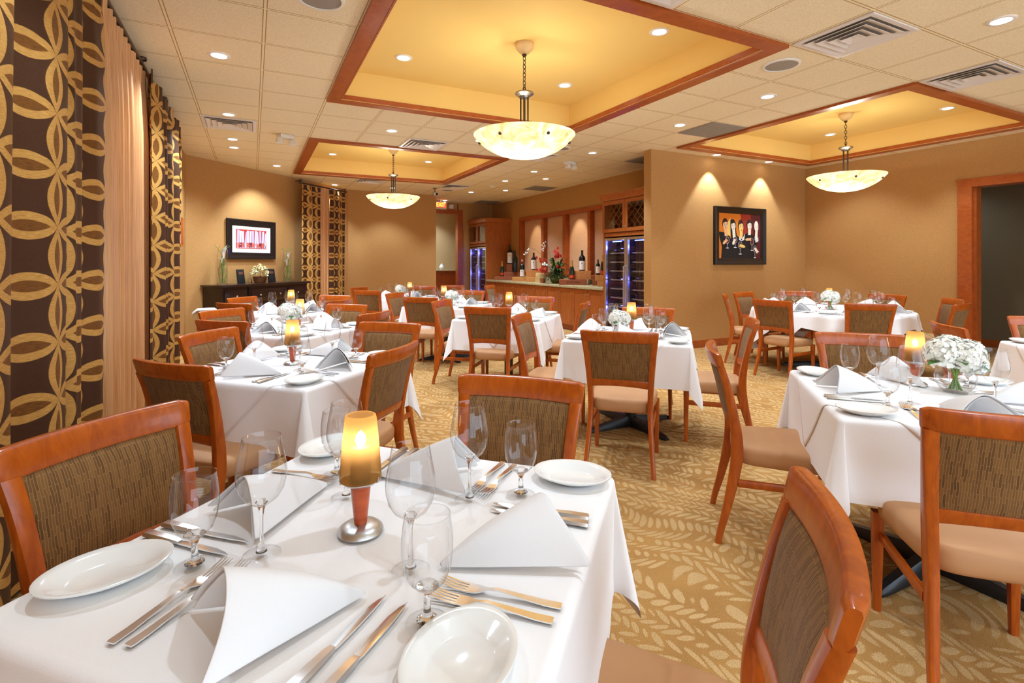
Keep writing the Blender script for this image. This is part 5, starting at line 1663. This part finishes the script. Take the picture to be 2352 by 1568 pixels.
def spray(pts, mat, n, sz, name, spread=.05):
    b = MB(); b.tube(pts, .0032, 6); b.build('stem', M['leaf_dark'], op)
    b = MB(); P = [Vector(p) for p in pts]; m = len(P)-1
    for k in range(n):
        f = lerp(.62, 1.0, k/max(1, n-1))*m; i = min(int(f), m-1); c = P[i].lerp(P[i+1], f-i)+Vector((r.gauss(0, spread*.5), r.gauss(0, spread*.5), r.gauss(0, spread*.4)))
        nn = Vector((-1+r.uniform(-.5, .5), -.6+r.uniform(-.5, .5), r.uniform(-.4, .4))).normalized(); e1 = nn.orthogonal().normalized(); e2 = nn.cross(e1)
        for q in range(5):
            a = 2*PI*q/5+.3; d = e1*math.cos(a)+e2*math.sin(a); s2 = nn.cross(d)
            b.poly([c, c+d*sz*.5+s2*sz*.36+nn*.006, c+d*sz, c+d*sz*.5-s2*sz*.36+nn*.006])
    b.build(name, mat, op, fix=False)
# the room side is -x; along the counter toward the camera is -y
spray([(0, -.02, .2), (-.02, -.02, .42), (-.03, .0, .58), (-.03, -.03, .70)], M['petal_red'], 14, .045, 'red_blossom', .11)
spray([(0, .05, .2), (-.04, .25, .35), (-.05, .52, .48), (-.05, .62, .52)], M['petal_red'], 9, .042, 'red_blossom', .08)
spray([(-.02, .05, .2), (-.08, .22, .28), (-.1, .38, .30), (-.1, .52, .30)], M['petal_red'], 12, .040, 'red_blossom', .09)
spray([(0, -.05, .2), (-.04, -.12, .33), (-.05, -.16, .38)], M['petal_red'], 5, .036, 'red_blossom', .05)
spray([(0, .06, .2), (-.02, .22, .55), (-.02, .36, .86), (-.02, .46, .93), (-.02, .56, .84), (-.02, .56, .72)], M['petal'], 9, .022, 'white_blossom', .035)
spray([(0, .08, .2), (-.02, .45, .52), (-.02, .85, .74), (-.02, 1.1, .79), (-.02, 1.35, .72), (-.02, 1.45, .64)], M['petal'], 12, .021, 'white_blossom', .04)
spray([(0, .08, .2), (-.06, .26, .38), (-.08, .42, .42)], M['petal'], 6, .028, 'white_blossom', .05)

# exit sign and its emergency box, things in the corridor
t = thing('exit_sign', 'lit EXIT sign hanging before the exit doorway', 'exit sign', (4.56, 13.35, 2.80))
b = MB(); b.box(-.165, .165, -.028, .028, 0, .20, .006); b.build('sign_housing', M['white_plastic'], t, smooth=False)
b = MB(); b.box(-.155, .155, -.031, -.0275, .045, .192); b.build('sign_face', M['exit_face'], t, smooth=False)
b = MB(); b.tube([(0, 0, .20), (0, 0, .245)], .012, 8); b.build('hanger', M['white_plastic'], t)
lettering(t, 'EXIT', .152, .002, (0, -.035, .116), .80, .004, M['exit_red'])
t = thing('emergency_box', 'small white emergency light box on the wall beside the exit sign', 'emergency lamp', (5.05, YEX-.001, 2.88))
b = MB(); b.box(-.06, .06, -.05, 0, 0, .12, .01); b.build('housing', M['white_plastic'], t)
b = MB(); b.lathe([(.02, 0), (.03, .02), (1e-6, .03)], 14); o = b.build('lamp_head', M['white_plastic'], t); o.location = (-.06, -.03, .06); o.rotation_euler = (0, R(-90), 0)
t = thing('ginger_jar', 'small patterned porcelain jar on the corridor ledge', 'jar', (5.22, 15.16, 1.126))
b = MB(); b.lathe([(1e-6, 0), (.045, 0), (.075, .05), (.08, .09), (.05, .14), (.035, .15)], 24); b.build('jar_body', M['china'], t)
b = MB(); b.lathe([(.04, .15), (.04, .165), (.012, .185), (.014, .20), (1e-6, .205)], 20); b.build('lid', M['china'], t)
downlight(4.72, 14.55, H-.001, 'white downlight in the corridor beyond the exit doorway')
spot(4.72, 14.6, H-.012, 95, 120, .6)
spot(3.8, 14.6, H-.012, 95, 120, .6)
# dim light in the hall behind the wide doorway
spot(9.75, 4.4, H-.02, 26, 120, .7)
# ------------------------------------------------------------------ camera, world, view
cam = bpy.data.cameras.new('camera'); co = bpy.data.objects.new('camera', cam); COL.objects.link(co)
F_PX, CX, HZ = 1180.0, 1176.0, 603.0
cam.sensor_fit = 'HORIZONTAL'; cam.sensor_width = 36.0; cam.lens = F_PX/2352*36
cam.shift_x = 0.0; cam.shift_y = -(784.0-HZ)/2352
co.location = (0, 0, 1.347); co.rotation_euler = (R(90), 0, -math.atan(596/F_PX))
cam.clip_start = .02; cam.clip_end = 60
SC.camera = co
w = bpy.data.worlds.new('world'); w.use_nodes = True; SC.world = w
bg = w.node_tree.nodes['Background']; bg.inputs[0].default_value = (.86, 1.02, 1.2, 1); bg.inputs[1].default_value = 2.0
SC.view_settings.view_transform = 'Standard'; SC.view_settings.look = 'None'; SC.view_settings.gamma = 1.0
SC.view_settings.use_curve_mapping = False
SC.view_settings.exposure = 0.52
c = SC.cycles
c.use_denoising = True
try: c.denoiser = 'OPENIMAGEDENOISE'
except Exception: pass
c.max_bounces = 9; c.diffuse_bounces = 5; c.glossy_bounces = 4; c.transmission_bounces = 7; c.transparent_max_bounces = 18
c.caustics_reflective = False; c.caustics_refractive = False
c.sample_clamp_indirect = 6.0
c.use_light_tree = True
c.use_adaptive_sampling = True; c.adaptive_threshold = .028
